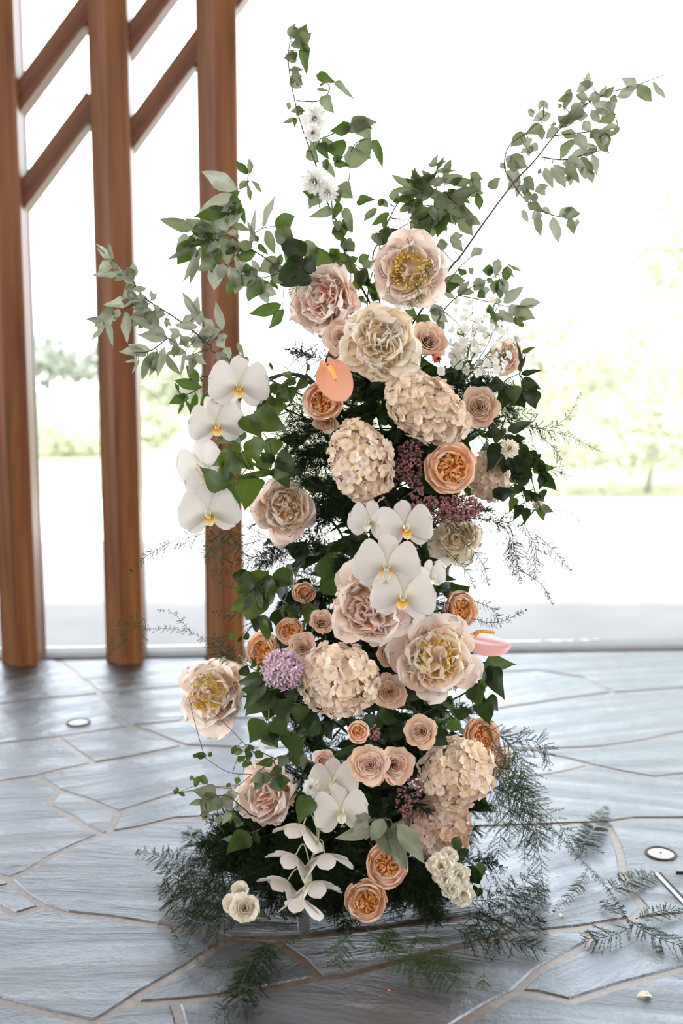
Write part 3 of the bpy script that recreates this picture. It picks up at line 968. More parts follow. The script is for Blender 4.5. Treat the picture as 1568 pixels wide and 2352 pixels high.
def garden_rose(root, R, closed=0.5):
    mi, mo = MAT['juliet_in'], MAT['juliet_out']
    az0 = random.uniform(0, 6)
    cr = .60 - .10 * closed            # radius of the heart
    # quartered heart: ruffled folds whose lines converge on the centre
    nh = 52
    V = [(R * cr * .98 * math.cos(2 * PI * k / 20), R * cr * .98 * math.sin(2 * PI * k / 20), R * .50) for k in range(20)] + [(0, 0, R * .42)]
    obj('heart', mesh('heart', V, [(k, (k + 1) % 20, 20) for k in range(20)], mi, [(.5, .3)] * 21), root)
    for i in range(nh):
        t = (i + .5) / nh
        az = i * 2.399 + j(0, .2)
        rr = R * (cr - .06) * math.sqrt(t)
        T = frame(Vector((math.cos(az) * rr, math.sin(az) * rr, R * .40)), Vector((math.cos(az) * .25 + j(0, .2), math.sin(az) * .25 + j(0, .2), 1)), Vector((math.cos(az), math.sin(az), .1)), j(0, .35))
        V, F, uv = petal_open(R * j(.42, .05), R * j(.34, .06), 0, -.04 * R, j(80, 8), j(95, 18), j(.5, .35), j(.11, .03), random.choice([0, .1, .2]), b=.3, k=5, nu=8, nv=5, az=random.choice((0, PI)) + j(0, .5), pw=1.4)
        add_petal(root, (V, F, uv), mi, T=T)
    for i in range(8):
        rf = lambda v, i=i: R * (.20 + (cr + .012 * i - .18) * np.sin(np.clip(v * 1.25, 0, 1.25) * PI / 2 * .95))
        zf = lambda v, i=i: R * (.95 - .012 * i) * v ** .95
        add_petal(root, petal_wrap(rf, zf, 1.25, az0 + i * 2.399, .35, 8, .025), mi if i < 3 else mo)
    for i in range(7):                 # outer cup
        c = closed
        rf = lambda v, i=i, c=c: R * (.16 + (.62 + .035 * i) * np.sin(np.clip(v * (1.05 + .25 * c), 0, 1.4) * PI / 2) + (1 - c) * .12 * v ** 3)
        zf = lambda v, i=i: R * ((.98 - .035 * i) * v ** 1.05)
        add_petal(root, petal_wrap(rf, zf, 1.02, az0 + .8 + i * 2.399, .38, 7, .03), mo)
    for i in range(3 + int(3 * (1 - closed))):   # loose outermost petals
        add_petal(root, petal_open(j(1.02, .07) * R, j(.95, .1) * R, .1 * R, 0, j(60, 8), j(8 + 34 * closed, 14), j(.38, .1), .025, 0, b=.42, k=5, nu=9, nv=8, az=az0 + 1.7 + i * 2.399, pw=1.6), mo)
    add_sepals(root, R)

# hydrangea florets: shared meshes
def floret_mesh(i, r, mat):
    VV, FF, UU = [], [], []
    base = 0
    n = 4 if i % 4 else 5
    for q in range(n):
        V, F, uv = petal_open(r * j(1, .08), r * j(1.12, .1), .04 * r, 0, j(30, 14), j(6, 20), j(.3, .15), .06, 0, b=.55, k=4, nu=5, nv=5, az=q * 6.283 / n + j(0, .12))
        VV.append(V); FF.append(F + base); UU.append(uv)
        base += len(V)
    return mesh('floret', np.concatenate(VV), np.concatenate(FF), mat, np.concatenate(UU))
FLORETS = {m: [floret_mesh(i, 1.0, MAT[m]) for i in range(7)] for m in ('hyd', 'hyd_peach', 'white')}

def hydrangea(root, rx, ry, rz, mat, fr=0.0142, n=110):
    """dome of florets; local z faces out"""
    k = 0
    for i in range(n):
        t = (i + .5) / n
        z = 1 - 1.45 * t
        rr = math.sqrt(max(0, 1 - z * z))
        a = i * 2.39996
        d = Vector((rr * math.cos(a), rr * math.sin(a), z))
        jit = j(.98, .14)
        p = Vector((d.x * rx, d.y * ry, d.z * rz)) * jit
        nrm = Vector((d.x / rx, d.y / ry, d.z / rz)).normalized() + Vector((j(0, .5), j(0, .5), j(0, .5)))
        M = frame(p, nrm, Vector((0.3, 1, .2)), random.uniform(0, 6.28)) @ Matrix.Scale(fr * j(1, .22), 4)
        obj('floret', random.choice(FLORETS[mat]), root, M)
    # the stalks the florets sit on
    V, F = [], []
    nu, nv = 14, 9
    for b in range(nv + 1):
        for a in range(nu):
            th, phi = 2 * PI * a / nu, PI * b / nv
            s = .80 * (1 + .05 * math.sin(5 * th + 3 * phi))
            V.append((rx * s * math.sin(phi) * math.cos(th), ry * s * math.sin(phi) * math.sin(th), rz * s * math.cos(phi)))
    for b in range(nv):
        for a in range(nu):
            F.append((b * nu + a, (b + 1) * nu + a, (b + 1) * nu + (a + 1) % nu, b * nu + (a + 1) % nu))
    obj('stalk_dome', mesh('stalk_dome', V, F, MAT['core']), root)

def orchid(root, R, orange=True, flex=0.0, cup0=0.0):
    """local z = facing, local y = up"""
    up = PI / 2
    for a, l, w in ((up, .98, .66), (up + 2.2, .95, .62), (up - 2.2, .95, .62)):
        add_petal(root, petal_open(l * R, w * R, .05 * R, -.02 * R, 8 + cup0, j(-8 - flex, 8), -.12, .012, 0, b=.55, k=2.8, nu=8, nv=8, az=a), MAT['orchid_back'], 'sepal')
    for s in (-1, 1):
        add_petal(root, petal_open(1.04 * R, 1.36 * R, .04 * R, .03 * R, j(16, 4) + cup0, j(-4 - flex, 8), -.10, .02, 0, b=.62, k=4.0, nu=10, nv=9, az=up + s * 1.35 + j(0, .06)), MAT['orchid'], 'petal')
    lm = MAT['lip' if orange else 'lip_white']
    for s in (-1, 1):                 # side lobes of the lip
        V, F, uv = petal_open(.38 * R, .32 * R, .03 * R, .05 * R, 60, 92, .5, .02, 0, b=.5, k=3, nu=5, nv=5, az=-PI / 2 + s * 1.0)
        obj('lip_lobe', mesh('lip_lobe', V, F, MAT['lip_white'], uv), root)
    V, F, uv = petal_open(.44 * R, .34 * R, .03 * R, .06 * R, 44, 0, .6, .02, 0, b=.3, k=2.2, nu=6, nv=7, az=-PI / 2)
    obj('lip', mesh('lip', V, F, lm, uv), root)
    tb = Tubes().add(smooth_path([(0, .02 * R, .02 * R), (0, .06 * R, .14 * R), (0, .01 * R, .25 * R)], 4), .06 * R, .045 * R, 7)
    obj('column', tb.mesh('column', MAT['white']), root)
    tb = Tubes()
    for s in (-1, 1):
        tb.add(smooth_path([(0, -.42 * R, .28 * R), (s * .05 * R, -.55 * R, .30 * R), (s * .10 * R, -.50 * R, .36 * R)], 4), .010 * R, .006 * R, 4)
    obj('lip_tendrils', tb.mesh('lip_tendrils', lm), root)

def anthurium(root, L, wd, mat, curl=0.0, sp_len=0.5):
    """heart-shaped spathe, local y = tip direction, z = facing; base notch at the origin"""
    nu, nv = 15, 13
    V, uv = [], []
    for b in range(nv):
        t = b / (nv - 1)
        for a in range(nu):
            u = -1 + 2 * a / (nu - 1)
            if t < .36:
                f = math.sqrt(max(0, 1 - ((.36 - t) / .42) ** 2))
            else:
                f = math.sqrt(max(0, 1 - ((t - .36) / .64) ** 2)) ** 1.15
            hw = wd / 2 * f
            y = L * (t - .12 * math.sin(PI * min(1, abs(u) * 1.15)) * (1 - t) ** 3 - .04)
            z = -curl * (u * u) * wd + .03 * L * math.sin(3 * u) * (1 - t) - .06 * L * math.exp(-(u / .18) ** 2) * (1 - t) + .05 * L * (t - .5) ** 2 * 4
            V.append((u * hw, y, z))
            uv.append((a / (nu - 1), t))
    F = [(b * nu + a, b * nu + a + 1, (b + 1) * nu + a + 1, (b + 1) * nu + a) for b in range(nv - 1) for a in range(nu - 1)]
    obj('spathe', mesh('spathe', V, F, MAT[mat], uv), root)
    pts = smooth_path([(0, .10 * L, .01), (.01 * L, .2 * L, .10 * L + .012), (.03 * L, (.12 + sp_len * .75) * L, .16 * L + .012)], 6)
    tb = Tubes().add(pts, .0052, .0032, 9)
    o = obj('spadix', tb.mesh('spadix', MAT['spadix']), root)

# ------------------------------------------------------------------ body of the arrangement
BODY = np.array([(700, 880, 70), (760, 880, 110), (850, 940, 190), (950, 905, 250), (1050, 890, 275), (1150, 880, 255), (1250, 850, 205), (1350, 815, 190), (1450, 840, 200),
                 (1550, 850, 220), (1650, 850, 220), (1750, 860, 230), (1850, 830, 240), (1950, 810, 260), (2050, 810, 300), (2130, 810, 330)], float)
def body(py):
    return np.interp(py, BODY[:, 0], BODY[:, 1]), np.interp(py, BODY[:, 0], BODY[:, 2])

def floor_y(py):
    return ground(0, py).y if py > 1000 else 99

def depth(px, py, extra=0.0):
    cx, hw = body(py)
    s = max(-1, min(1, (px - cx) / hw))
    Db = min(0.20, hw * 0.00092)
    Y = Y0 - Db * math.sqrt(max(0, 1 - s * s)) - extra
    if py > 1900:
        Y = min(Y, floor_y(py) - 0.03)
    return Y

def core_pt(P):
    """where a stem from P ends: on the arrangement's axis, lower down"""
    z = max(0.05, P.z - 0.16)
    # axis x from the photo's centre line
    best = None
    for py in range(700, 2010, 20):
        cx, _ = body(py)
        q = at(cx, py, Y0)
        if best is None or abs(q.z - z) < abs(best.z - z):
            best = q
    return Vector((best.x, Y0 + 0.02, z))

def view_axis(P, tx, ty):
    c = (CAM - P).normalized()
    r = Vector((1, 0, 0))
    u = c.cross(r) * -1
    u = r.cross(c) * -1 if u.z < 0 else u
    return (c + r * tx + Vector((0, 0, 1)) * ty).normalized()

def place(px, py, rpx, tx, ty, extra=0.0, back=0.4, roll=None, Y=None):
    Yp = depth(px, py, extra) if Y is None else Y
    P = at(px, py, Yp)
    R = rpx * mpp(P)
    ax = view_axis(P, tx, ty)
    M = frame(P - ax * R * back, ax, Vector((0, 0, 1)), random.uniform(0, 6.28) if roll is None else roll)
    return P, R, M

def head_thing(name, label, cat, M, group=None):
    t = thing(name, label, cat, (0, 0, 0), group)
    t.matrix_basis = M
    return t

# ---- peonies
PEON = [
 (742, 692, 92, -.45, .12, .05, dict(open=.25, inn='peony_pink', mid='peony_out', n_in=34, guard=9), 'blush peony with a packed pink heart, topmost bloom beside the yellow-centred peony', .45),
 (940, 622, 92, .02, .10, .03, dict(open=.75, stam=70, n_in=26, guard=9, inn='peony_out', mid='peony_out'), 'pale pink peony with yellow stamens at the very top of the arrangement', .35),
 (872, 785, 95, .03, .05, .09, dict(open=.6, inn='peony_cream', mid='peony_cream', out='peony_cream', n_in=40, guard=9), 'large cream ruffled peony between two dusty beige roses', .4),
 (655, 1168, 78, .12, .05, .05, dict(open=.3, inn='peony_in', mid='peony_in', n_in=32, guard=8), 'cream peach peony just below the big bright green leaves', .45),
 (850, 1390, 102, -.05, .05, .06, dict(open=.7, inn='peony_pink', mid='peony_in', n_in=44, guard=10), 'full blush peony with ruffled pink heart right under the white orchids', .35),
 (1000, 1512, 98, .12, .05, .06, dict(open=.65, stam=26, inn='peony_in', mid='peony_cream', n_in=38, guard=9), 'blush peony with ruffled cream centre beside the pink anthurium', .4),
 (490, 1592, 92, -.55, .05, .02, dict(open=.55, stam=60, inn='peony_in', n_in=30, guard=9), 'open pale peony with yellow stamens jutting out over the bare stone floor', .4),
 (614, 1828, 80, -.45, -.02, .05, dict(open=.2, inn='peony_pink', mid='peony_out', n_in=32, guard=9), 'pink cupped peony under a sprig of small green leaves', .45),
 (1045, 1238, 62, .1, -.2, .0, dict(open=.4, inn='peony_cream', mid='peony_cream', out='peony_cream', n_in=24, guard=7), 'shaded cream peony veiled by fern below the mauve lilac', .4),
 (1138, 1745, 46, .75, -.05, -.05, dict(open=.3, inn='peony_pink', mid='peony_out', n_in=16, guard=6), 'small pink peony half hidden behind the hydrangea and peach rose', .4),
]
for px, py, r, tx, ty, ex, st, lab, back in PEON:
    P, R, M = place(px, py, r * 1.06, tx, ty, ex, back)
    t = head_thing('peony', lab, 'flower', M, 'peonies')
    peony(t, R, st)
    stem_part(t, M, core_pt(P), .0032)

# ---- beige roses
ROSE = [
 (783, 775, 50, -.45, .15, .03, 'nude', 'dusty beige rose tucked between two large peonies near the top'),
 (985, 782, 50, .25, .45, .03, 'nude', 'dusty pink rose showing its side next to the cream ruffled peony'),
 (1100, 935, 54, -.05, .05, .04, 'nude', 'open beige rose beside the upper hydrangea'),
 (895, 1590, 47, 0, -.05, .0, 'nude', 'shaded beige rose deep between hydrangea and blush peony'),
 (966, 1680, 46, -.15, .12, .05, 'nude', 'single beige rose below the blush peony with cream centre'),
 (848, 1757, 54, -.08, .05, .09, 'nude', 'beige rose with a clear spiral heart, in front of its twin'),
 (908, 1757, 50, .25, .02, .06, 'nude', 'beige rose turned aside, half behind its twin with the spiral heart'),
 (694, 1487, 40, .05, .15, .03, 'nude', 'small beige rose between peach roses and pale lilac blossom'),
 (738, 1428, 36, .1, .35, .0, 'nude', 'half closed pale rose above the full round hydrangea'),
 (1160, 822, 48, .2, .25, .0, 'nude', 'cream peach rose veiled by tiny white filler flowers'),
 (893, 1503, 36, .1, .0, -.02, 'nude', 'dim peach rose in shade between the two large blush peonies'),
 (748, 970, 36, -.1, -.5, .0, 'nude', 'beige rose peeping out under the upper peach rose'),
 (742, 1750, 34, .35, -.15, .0, 'peony_pink', 'small pink rose bud peeking out above the low white orchid'),
]
for px, py, r, tx, ty, ex, mt, lab in ROSE:
    P, R, M = place(px, py, r, tx, ty, ex, .55)
    t = head_thing('rose', lab, 'flower', M, 'beige roses')
    rose(t, R * .98, 'nude_in' if mt == 'nude' else 'peony_pink', mt, n=17 if r > 38 else 12, reflex=8 if r > 38 else 6)
    stem_part(t, M, core_pt(P), .0026)

# ---- peach garden roses
JUL = [
 (742, 922, 48, -.12, -.10, .07, .8, 'peach garden rose nestled against the coral anthurium'),
 (1036, 1075, 58, .02, .10, .06, .15, 'wide open peach rose with orange heart beside mauve lilac'),
 (1054, 1400, 47, .55, .02, .03, .9, 'cupped peach rose standing above the pink anthurium'),
 (606, 1495, 44, -.50, .0, .03, .6, 'apricot garden rose above the pale lilac blossom'),
 (666, 1450, 34, -.35, .05, .02, .8, 'small peach rose behind the apricot one near the pale lilac'),
 (697, 1360, 28, .0, -.25, -.02, .9, 'tiny peach rose bud in shade among dark leaves'),
 (1104, 1692, 47, .50, -.02, .05, .6, 'peach rose resting on top of the cream hydrangea'),
 (888, 1987, 50, .05, .0, .07, .45, 'apricot rose partly covered by grey green leaves'),
 (841, 2067, 50, .0, -.30, .08, .6, 'lowest peach rose nodding just above the fern at the floor'),
 (822, 1682, 28, .0, .15, .08, 1.0, 'round cream peach bud alone in front of dark foliage'),
]
for px, py, r, tx, ty, ex, cl, lab in JUL:
    P, R, M = place(px, py, r, tx, ty, ex, .55)
    t = head_thing('garden_rose', lab, 'flower', M, 'peach garden roses')
    garden_rose(t, R, cl)
    stem_part(t, M, core_pt(P), .0026)

P, R, M = place(1002, 822, 30, .3, -.1, .02, .5)
t = head_thing('coral_bloom', 'small coral bloom under the dusty pink rose', 'flower', M)
for i in range(9):
    add_petal(t, petal_open(R * 1.0, R * .9, .05 * R, 0, 70, 95, .5, .02, az=i * 2.4, b=.45), MAT['coral'])
stem_part(t, M, core_pt(P), .0022)

# ---- hydrangeas  (px,py, half width px, half height px, image-plane turn)
HYD = [
 (982, 938, 104, 66, -.55, .03, 'hyd', 'cream pink hydrangea stretching below the cream peony and open beige rose', 130),
 (830, 1062, 68, 92, .25, .04, 'hyd', 'tall blush hydrangea above the middle white orchids', 110),
 (778, 1560, 86, 82, 0, .06, 'hyd', 'round cream hydrangea beside the pale lilac blossom', 130),
 (1046, 1776, 86, 78, .35, .05, 'hyd', 'cream hydrangea with greenish tints under the low peach rose', 125),
 (1004, 1903, 76, 70, .3, -.035, 'hyd_peach', 'shaded peach hydrangea hanging below the greenish cream one', 110),
 (1122, 1095, 42, 54, .1, .02, 'hyd', 'small blush hydrangea half behind the wide open peach rose', 60),
]
for px, py, hx, hy, turn, ex, mt, lab, n in HYD:
    P, R, M = place(px, py, 1, (px - 850) / 900, .05, ex - .02, 0, roll=turn)
    s = mpp(P)
    t = head_thing('hydrangea', lab, 'flower', M, 'hydrangeas')
    hydrangea(t, hx * s * .92, hy * s * .92, min(hx, hy) * s * .85, mt, n=n)
    stem_part(t, M, core_pt(P), .003, z0=-.02)

# ---- orchid sprays: bloom = part, petals = sub-parts
def orchid_spray(label, blooms, stem_px, buds=()):
    pts = [at(x, y, Yd) for x, y, Yd in stem_px]
    base = pts[0]
    t = thing('orchid_spray', label, 'orchid', base, 'orchid sprays')
    T = Matrix.Translation(-base)
    tb = Tubes().add([p - base for p in smooth_path(pts, 6)], .0034, .0022, 6)
    for (px, py, r, tx, ty, roll, Yd, orange, mode) in blooms:
        P = at(px, py, Yd)
        R = r * mpp(P)
        if mode == 'nod':
            ax = (Vector((tx, -.30, -.85 + ty))).normalized()
            M = frame(P - ax * R * .3, ax, Vector((tx * .5, -1, .3)), roll)
        else:
            ax = view_axis(P, tx, ty)
            M = frame(P - ax * R * .05, ax, Vector((0, 0, 1)), roll)
        b = bpy.data.objects.new('orchid_bloom', None)
        b.empty_display_size = .02
        link(b, t)
        b.matrix_basis = T @ M
        orchid(b, R, orange, flex=-48 if mode == 'nod' else 0, cup0=12 if mode == 'nod' else 0)
        # pedicel to the nearest point of the spike
        near = min(smooth_path(pts, 10), key=lambda q: (q - P).length)
        back = M.translation - ax * .025
        tb.add([p - base for p in smooth_path([near, near.lerp(back, .5) + Vector((0, 0, .012)), back, M.translation], 4)], .0016, .0015, 5)
    obj('stem', tb.mesh('stem', MAT['ltstem'] if 'low' in label else MAT['dkstem']), t)
    for (px, py, r, Yd) in buds:
        P = at(px, py, Yd)
        R = r * mpp(P)
        V, F = [], []
        nu, nv = 12, 8
        for b2 in range(nv + 1):
            for a in range(nu):
                th, phi = 2 * PI * a / nu, PI * b2 / nv
                s = R * (1 + .05 * math.cos(3 * th))
                V.append((s * .85 * math.sin(phi) * math.cos(th), s * .85 * math.sin(phi) * math.sin(th), s * 1.1 * math.cos(phi) * (1 if phi < PI / 2 else .9)))
        for b2 in range(nv):
            for a in range(nu):
                F.append((b2 * nu + a, (b2 + 1) * nu + a, (b2 + 1) * nu + (a + 1) % nu, b2 * nu + (a + 1) % nu))
        o = obj('bud', mesh('bud', V, F, MAT['budgreen']), t, Matrix.Translation(P - base) @ Matrix.Rotation(.5, 4, 'Y'))
        o['label'] = 'pale green unopened bud'

orchid_spray('white orchid spray arching down beside the big bright green leaves', [
 (548, 886, 66, .05, -.10, -.05, 1.99, True, ''),
 (508, 935, 44, -.5, .05, .35, 2.06, True, ''),
 (497, 975, 60, .05, -.15, .05, 2.00, True, ''),
 (462, 1068, 58, -.55, -.1, .25, 2.03, True, ''),
 (470, 1110, 46, -.35, -.1, .1, 2.0, True, ''),
 (480, 1178, 66, -.12, -.25, .1, 1.98, True, ''),
], [(740, 900, 2.13), (680, 862, 2.08), (620, 868, 2.05), (560, 905, 2.05), (510, 1000, 2.07), (498, 1080, 2.08), (495, 1165, 2.05)])
orchid_spray('white orchid spray with orange lips cascading over the middle blush peony', [
 (848, 1200, 50, -.40, -.05, -.15, 1.95, False, ''),
 (930, 1212, 62, .20, -.05, .10, 1.93, True, ''),
 (888, 1300, 72, -.02, -.12, -.05, 1.90, True, ''),
 (925, 1370, 70, .02, -.10, -.10, 1.885, True, ''),
 (990, 1325, 40, .75, -.15, .2, 1.93, False, ''),
], [(860, 1120, 2.08), (890, 1160, 2.02), (905, 1240, 1.97), (940, 1320, 1.94), (975, 1390, 1.95)], [(980, 1399, 19, 1.93)])
orchid_spray('low white orchid spray with nodding blooms hanging above the floor fern', [
 (765, 1795, 56, -.15, .35, .15, 1.96, False, ''),
 (782, 1865, 60, .10, -.05, .05, 1.92, False, ''),
 (688, 1915, 66, -.35, .1, .2, 1.91, False, 'nod'),
 (668, 1982, 62, -.5, .1, .0, 1.895, False, 'nod'),
 (748, 1982, 66, .15, .05, .0, 1.885, False, 'nod'),
 (648, 2040, 64, -.55, .15, .1, 1.905, False, 'nod'),
 (722, 2046, 66, .25, .1, -.1, 1.865, False, 'nod'),
 (690, 2084, 58, -.15, .2, .2, 1.795, False, 'nod'),
], [(800, 1780, 2.06), (770, 1830, 2.0), (735, 1880, 1.94), (728, 1935, 1.92), (712, 1990, 1.90), (715, 2020, 1.89)])

# ---- anthuriums
P = at(768, 872, 1.965)
s = mpp(P)
M = frame(at(752, 838, 1.965), view_axis(P, .1, .25), Vector((-.45, 0, 1)).normalized(), PI)
t = head_thing('anthurium', 'coral anthurium with yellow spadix behind the upper peach rose', 'flower', M, 'anthuriums')
anthurium(t, 98 * s, 84 * s, 'anth_coral', .02, .45)
stem_part(t, M, core_pt(P), .0028)
P = at(1120, 1470, 2.06)
s = mpp(P)
M = frame(at(1078, 1466, 2.06), Vector((.10, -.32, .95)).normalized(), Vector((-1, .15, .12)).normalized(), PI)
t = head_thing('anthurium', 'pink anthurium seen almost edge on beside the cupped peach rose', 'flower', M, 'anthuriums')
anthurium(t, 100 * s, 96 * s, 'anth_pink', .10, .55)
stem_part(t, M, core_pt(P), .0028)

# ---- lilac panicles of tiny buds
def ico_pts():
    return None
def bud_cluster(root, pts_r, name, mat):
    V, F = [], []
    for p, d, r in pts_r:
        M = frame(p, d)
        b = len(V)
        prof = [(0.0, 0.0), (.55, .35), (.8, 1.0), (.95, 1.6), (.5, 2.3), (0, 2.5)]
        k = 5
        for (rr, z) in prof:
            for a in range(k):
                th = a * 2 * PI / k
                V.append(M @ Vector((rr * r * math.cos(th), rr * r * math.sin(th), z * r)))
        for q in range(len(prof) - 1):
            for a in range(k):
                F.append((b + q * k + a, b + q * k + (a + 1) % k, b + (q + 1) * k + (a + 1) % k, b + (q + 1) * k + a))
    o = obj(name, mesh(name, [tuple(v) for v in V], F, mat), root)
    o['kind'] = 'stuff'

def lilac(label, lobes, mat, n, r=.0026):
    """lobes: (px,py,rx px,ry px, depth)"""
    P0 = at(lobes[0][0], lobes[0][1], lobes[0][4])
    t = thing('lilac', label, 'flower', P0, 'mauve lilacs')
    L = []
    for (px, py, rx, ry, Yd) in lobes:
        P = at(px, py, Yd)
        s = mpp(P)
        for i in range(int(n * rx * ry / 1000)):
            d = Vector((random.gauss(0, 1), random.gauss(0, 1), random.gauss(0, 1))).normalized()
            if d.y > .5:
                d.y = -d.y
            q = P + Vector((d.x * rx * s, d.y * min(rx, ry) * s, d.z * ry * s)) * random.uniform(.65, 1.0)
            L.append((q - P0, d + Vector((j(0, .4), j(0, .4), j(0, .4))), r * j(1, .25)))
    bud_cluster(t, L, 'florets', mat)
    tb = Tubes()
    c = core_pt(P0)
    for (px, py, rx, ry, Yd) in lobes:
        tb.add([p - P0 for p in smooth_path([at(px, py, Yd), at(px, py, Yd + .05), c], 5)], .0018, .0022, 5)
    for i in range(0, len(L), 3):
        q = L[i][0]
        tb.add([q, q * .75 + Vector((0, .01, 0))], .0006, .0006, 3)
    obj('stem', tb.mesh('stem', MAT['dkstem']), t)

lilac('mauve lilac sprig hanging between the tall hydrangea and open peach rose', [(942, 1034, 26, 20, 2.015), (938, 1078, 31, 34, 2.0), (955, 1125, 12, 22, 1.99)], MAT['lilac'], 190)
lilac('mauve lilac sprig lying across the shaded cream peony', [(1000, 1168, 55, 26, 1.975), (1060, 1168, 46, 30, 1.975), (965, 1175, 26, 20, 1.985)], MAT['lilac'], 190)
lilac('dark mauve lilac sprig between the twin beige roses and hydrangea', [(940, 1815, 26, 26, 2.02), (930, 1850, 18, 24, 2.02)], MAT['lilac'], 110)
lilac('tiny mauve lilac tip beside the round cream peach bud', [(856, 1682, 13, 14, 2.0)], MAT['lilac'], 220)

# pale lilac blossom: pointed star petals in a loose ball
P = at(650, 1538, 1.955)
s = mpp(P)
M = frame(P, view_axis(P, -.3, .1))
t = head_thing('lilac_blossom', 'pale purple spiky blossom beside the round cream hydrangea', 'flower', M)
star = []
for v in range(3):
    VV, FF, UU, b = [], [], [], 0
    for q in range(6):
        V, F, uv = petal_open(1, .34, .04, 0, j(50, 8), j(25, 10), .3, .02, b=.35, k=1.7, nu=4, nv=5, az=q * 6.283 / 6)
        VV.append(V); FF.append(F + b); UU.append(uv); b += len(V)
    star.append(mesh('floret', np.concatenate(VV), np.concatenate(FF), MAT['lilac_pale'], np.concatenate(UU)))
for i in range(72):
    tt = (i + .5) / 72
    z = 1 - 1.5 * tt
    rr = math.sqrt(max(0, 1 - z * z))
    d = Vector((rr * math.cos(i * 2.4), rr * math.sin(i * 2.4), z))
    p = Vector((d.x * 42 * s, d.y * 36 * s, d.z * 24 * s)) * j(.92, .2)
    obj('floret', random.choice(star), t, frame(p, d + Vector((j(0, .3), j(0, .3), j(0, .3)))) @ Matrix.Scale(.0155 * j(1, .15), 4))
stem_part(t, M, core_pt(P), .0022)

# ---- white double blossoms on the upright branch, spray roses, stocks
def pompon(root, R, n=46, mat='white'):
    for i in range(n):
        t = (i + .5) / n
        el = 88 - 100 * t
        add_petal(root, petal_open(R * j(1, .08), R * .36, .03 * R, 0, el, el + j(-8, 12), .35, .02, 0, b=.5, k=1.8, nu=5, nv=5, az=i * 2.4), MAT[mat])

for (px, py, r, lab, Yd) in [
 (722, 272, 32, 'white double blossom on the tall upright branch, upper one', 2.17),
 (718, 305, 22, 'small white double blossom tucked under the upper one', 2.135),
 (722, 415, 36, 'white double blossom on the tall upright branch, lower one', 2.16),
 (752, 440, 26, 'smaller white double blossom beside the lower one', 2.15),
 (1170, 1030, 24, 'small cream tufted flower among the dark leaves', 1.99),
 (714, 1808, 22, 'tiny cream star cluster beside the low orchid', 1.95),
 (1236, 1158, 18, 'tiny white blossom at the end of the dark leafy sprig', 2.1)]:
    P, R, M = place(px, py, r, j(0, .4), j(-.1, .3), 0, .2, Y=Yd)
    t = head_thing('white_blossom', lab, 'flower', M, 'small white blossoms')
    pompon(t, R, 40 if r > 20 else 24, 'white' if px < 800 else 'cream_rose')
    stem_part(t, M, P + Vector((.01 if px < 800 else -.03, .03, -.05)), .0016)

def spray(name, label, cat, heads, base, mat, R_fn, leafy=True):
    B = at(*base)
    t = thing(name, label, cat, B)
    tb = Tubes()
    for (px, py, r, tx, ty, Yd) in heads:
        P = at(px, py, Yd)
        R = r * mpp(P)
        ax = view_axis(P, tx, ty)
        M = frame(P - ax * R * .4, ax, Vector((0, 0, 1)), random.uniform(0, 6))
        b = bpy.data.objects.new('flower_head', None)
        b.empty_display_size = .02
        link(b, t)
        b.matrix_basis = Matrix.Translation(-B) @ M
        R_fn(b, R)
        tb.add([p - B for p in smooth_path([M.translation, M.translation - ax * .03, B], 5)], .0018, .002, 5)
    obj('stem', tb.mesh('stem', MAT['stem']), t)
def small_rose(b, R):
    for i in range(9):
        t = i / 8
        ri = R * (.12 + .42 * t)
        rf = lambda v, ri=ri, t=t: ri * (.4 + .6 * np.sqrt(v)) + R * .1 * t * v ** 3
        zf = lambda v, t=t: R * (.8 - .15 * t) * v ** .9
        add_petal(b, petal_wrap(rf, zf, 1.6 - .5 * t, i * 2.3, .35, 6, .03, nu=8, nv=6), MAT['cream_rose'])
    for i in range(7):
        add_petal(b, petal_open(R * j(1.05, .06), R * .95, .1 * R, 0, 60, j(12, 12), .3, .04, b=.5, k=5, nu=7, nv=7, az=i * 2.4, pw=1.6), MAT['cream_rose'])
def stock(b, R):
    for i in range(18):
        t = i / 17
        el = 85 - 80 * t
        add_petal(b, petal_open(R * j(1, .1), R * j(.8, .1), .05 * R, 0, el, el + j(-12, 14), .3, .10, .1, b=.6, k=4, nu=7, nv=6, az=i * 2.4), MAT['cream_rose'])
spray('spray_rose', 'three small ivory spray roses low above the floor fern', 'flower',
      [(550, 2046, 24, -.1, .5, 1.93), (536, 2078, 28, -.5, -.05, 1.90), (562, 2086, 39, .05, .05, 1.88)], (620, 2110, 1.98), 'cream_rose', small_rose)
spray('white_stock', 'cluster of creamy white ruffled stocks beneath the shaded hydrangea', 'flower',
      [(1012, 1990, 34, 0, .1, 1.92), (1030, 1965, 24, .1, .4, 1.95), (1052, 2010, 30, .3, .1, 1.94), (1036, 2040, 26, .1, -.1, 1.91), (1062, 2052, 30, .3, -.2, 1.93), (1022, 2020, 24, -.2, -.1, 1.91)],
      (980, 2060, 2.05), 'cream_rose', stock)

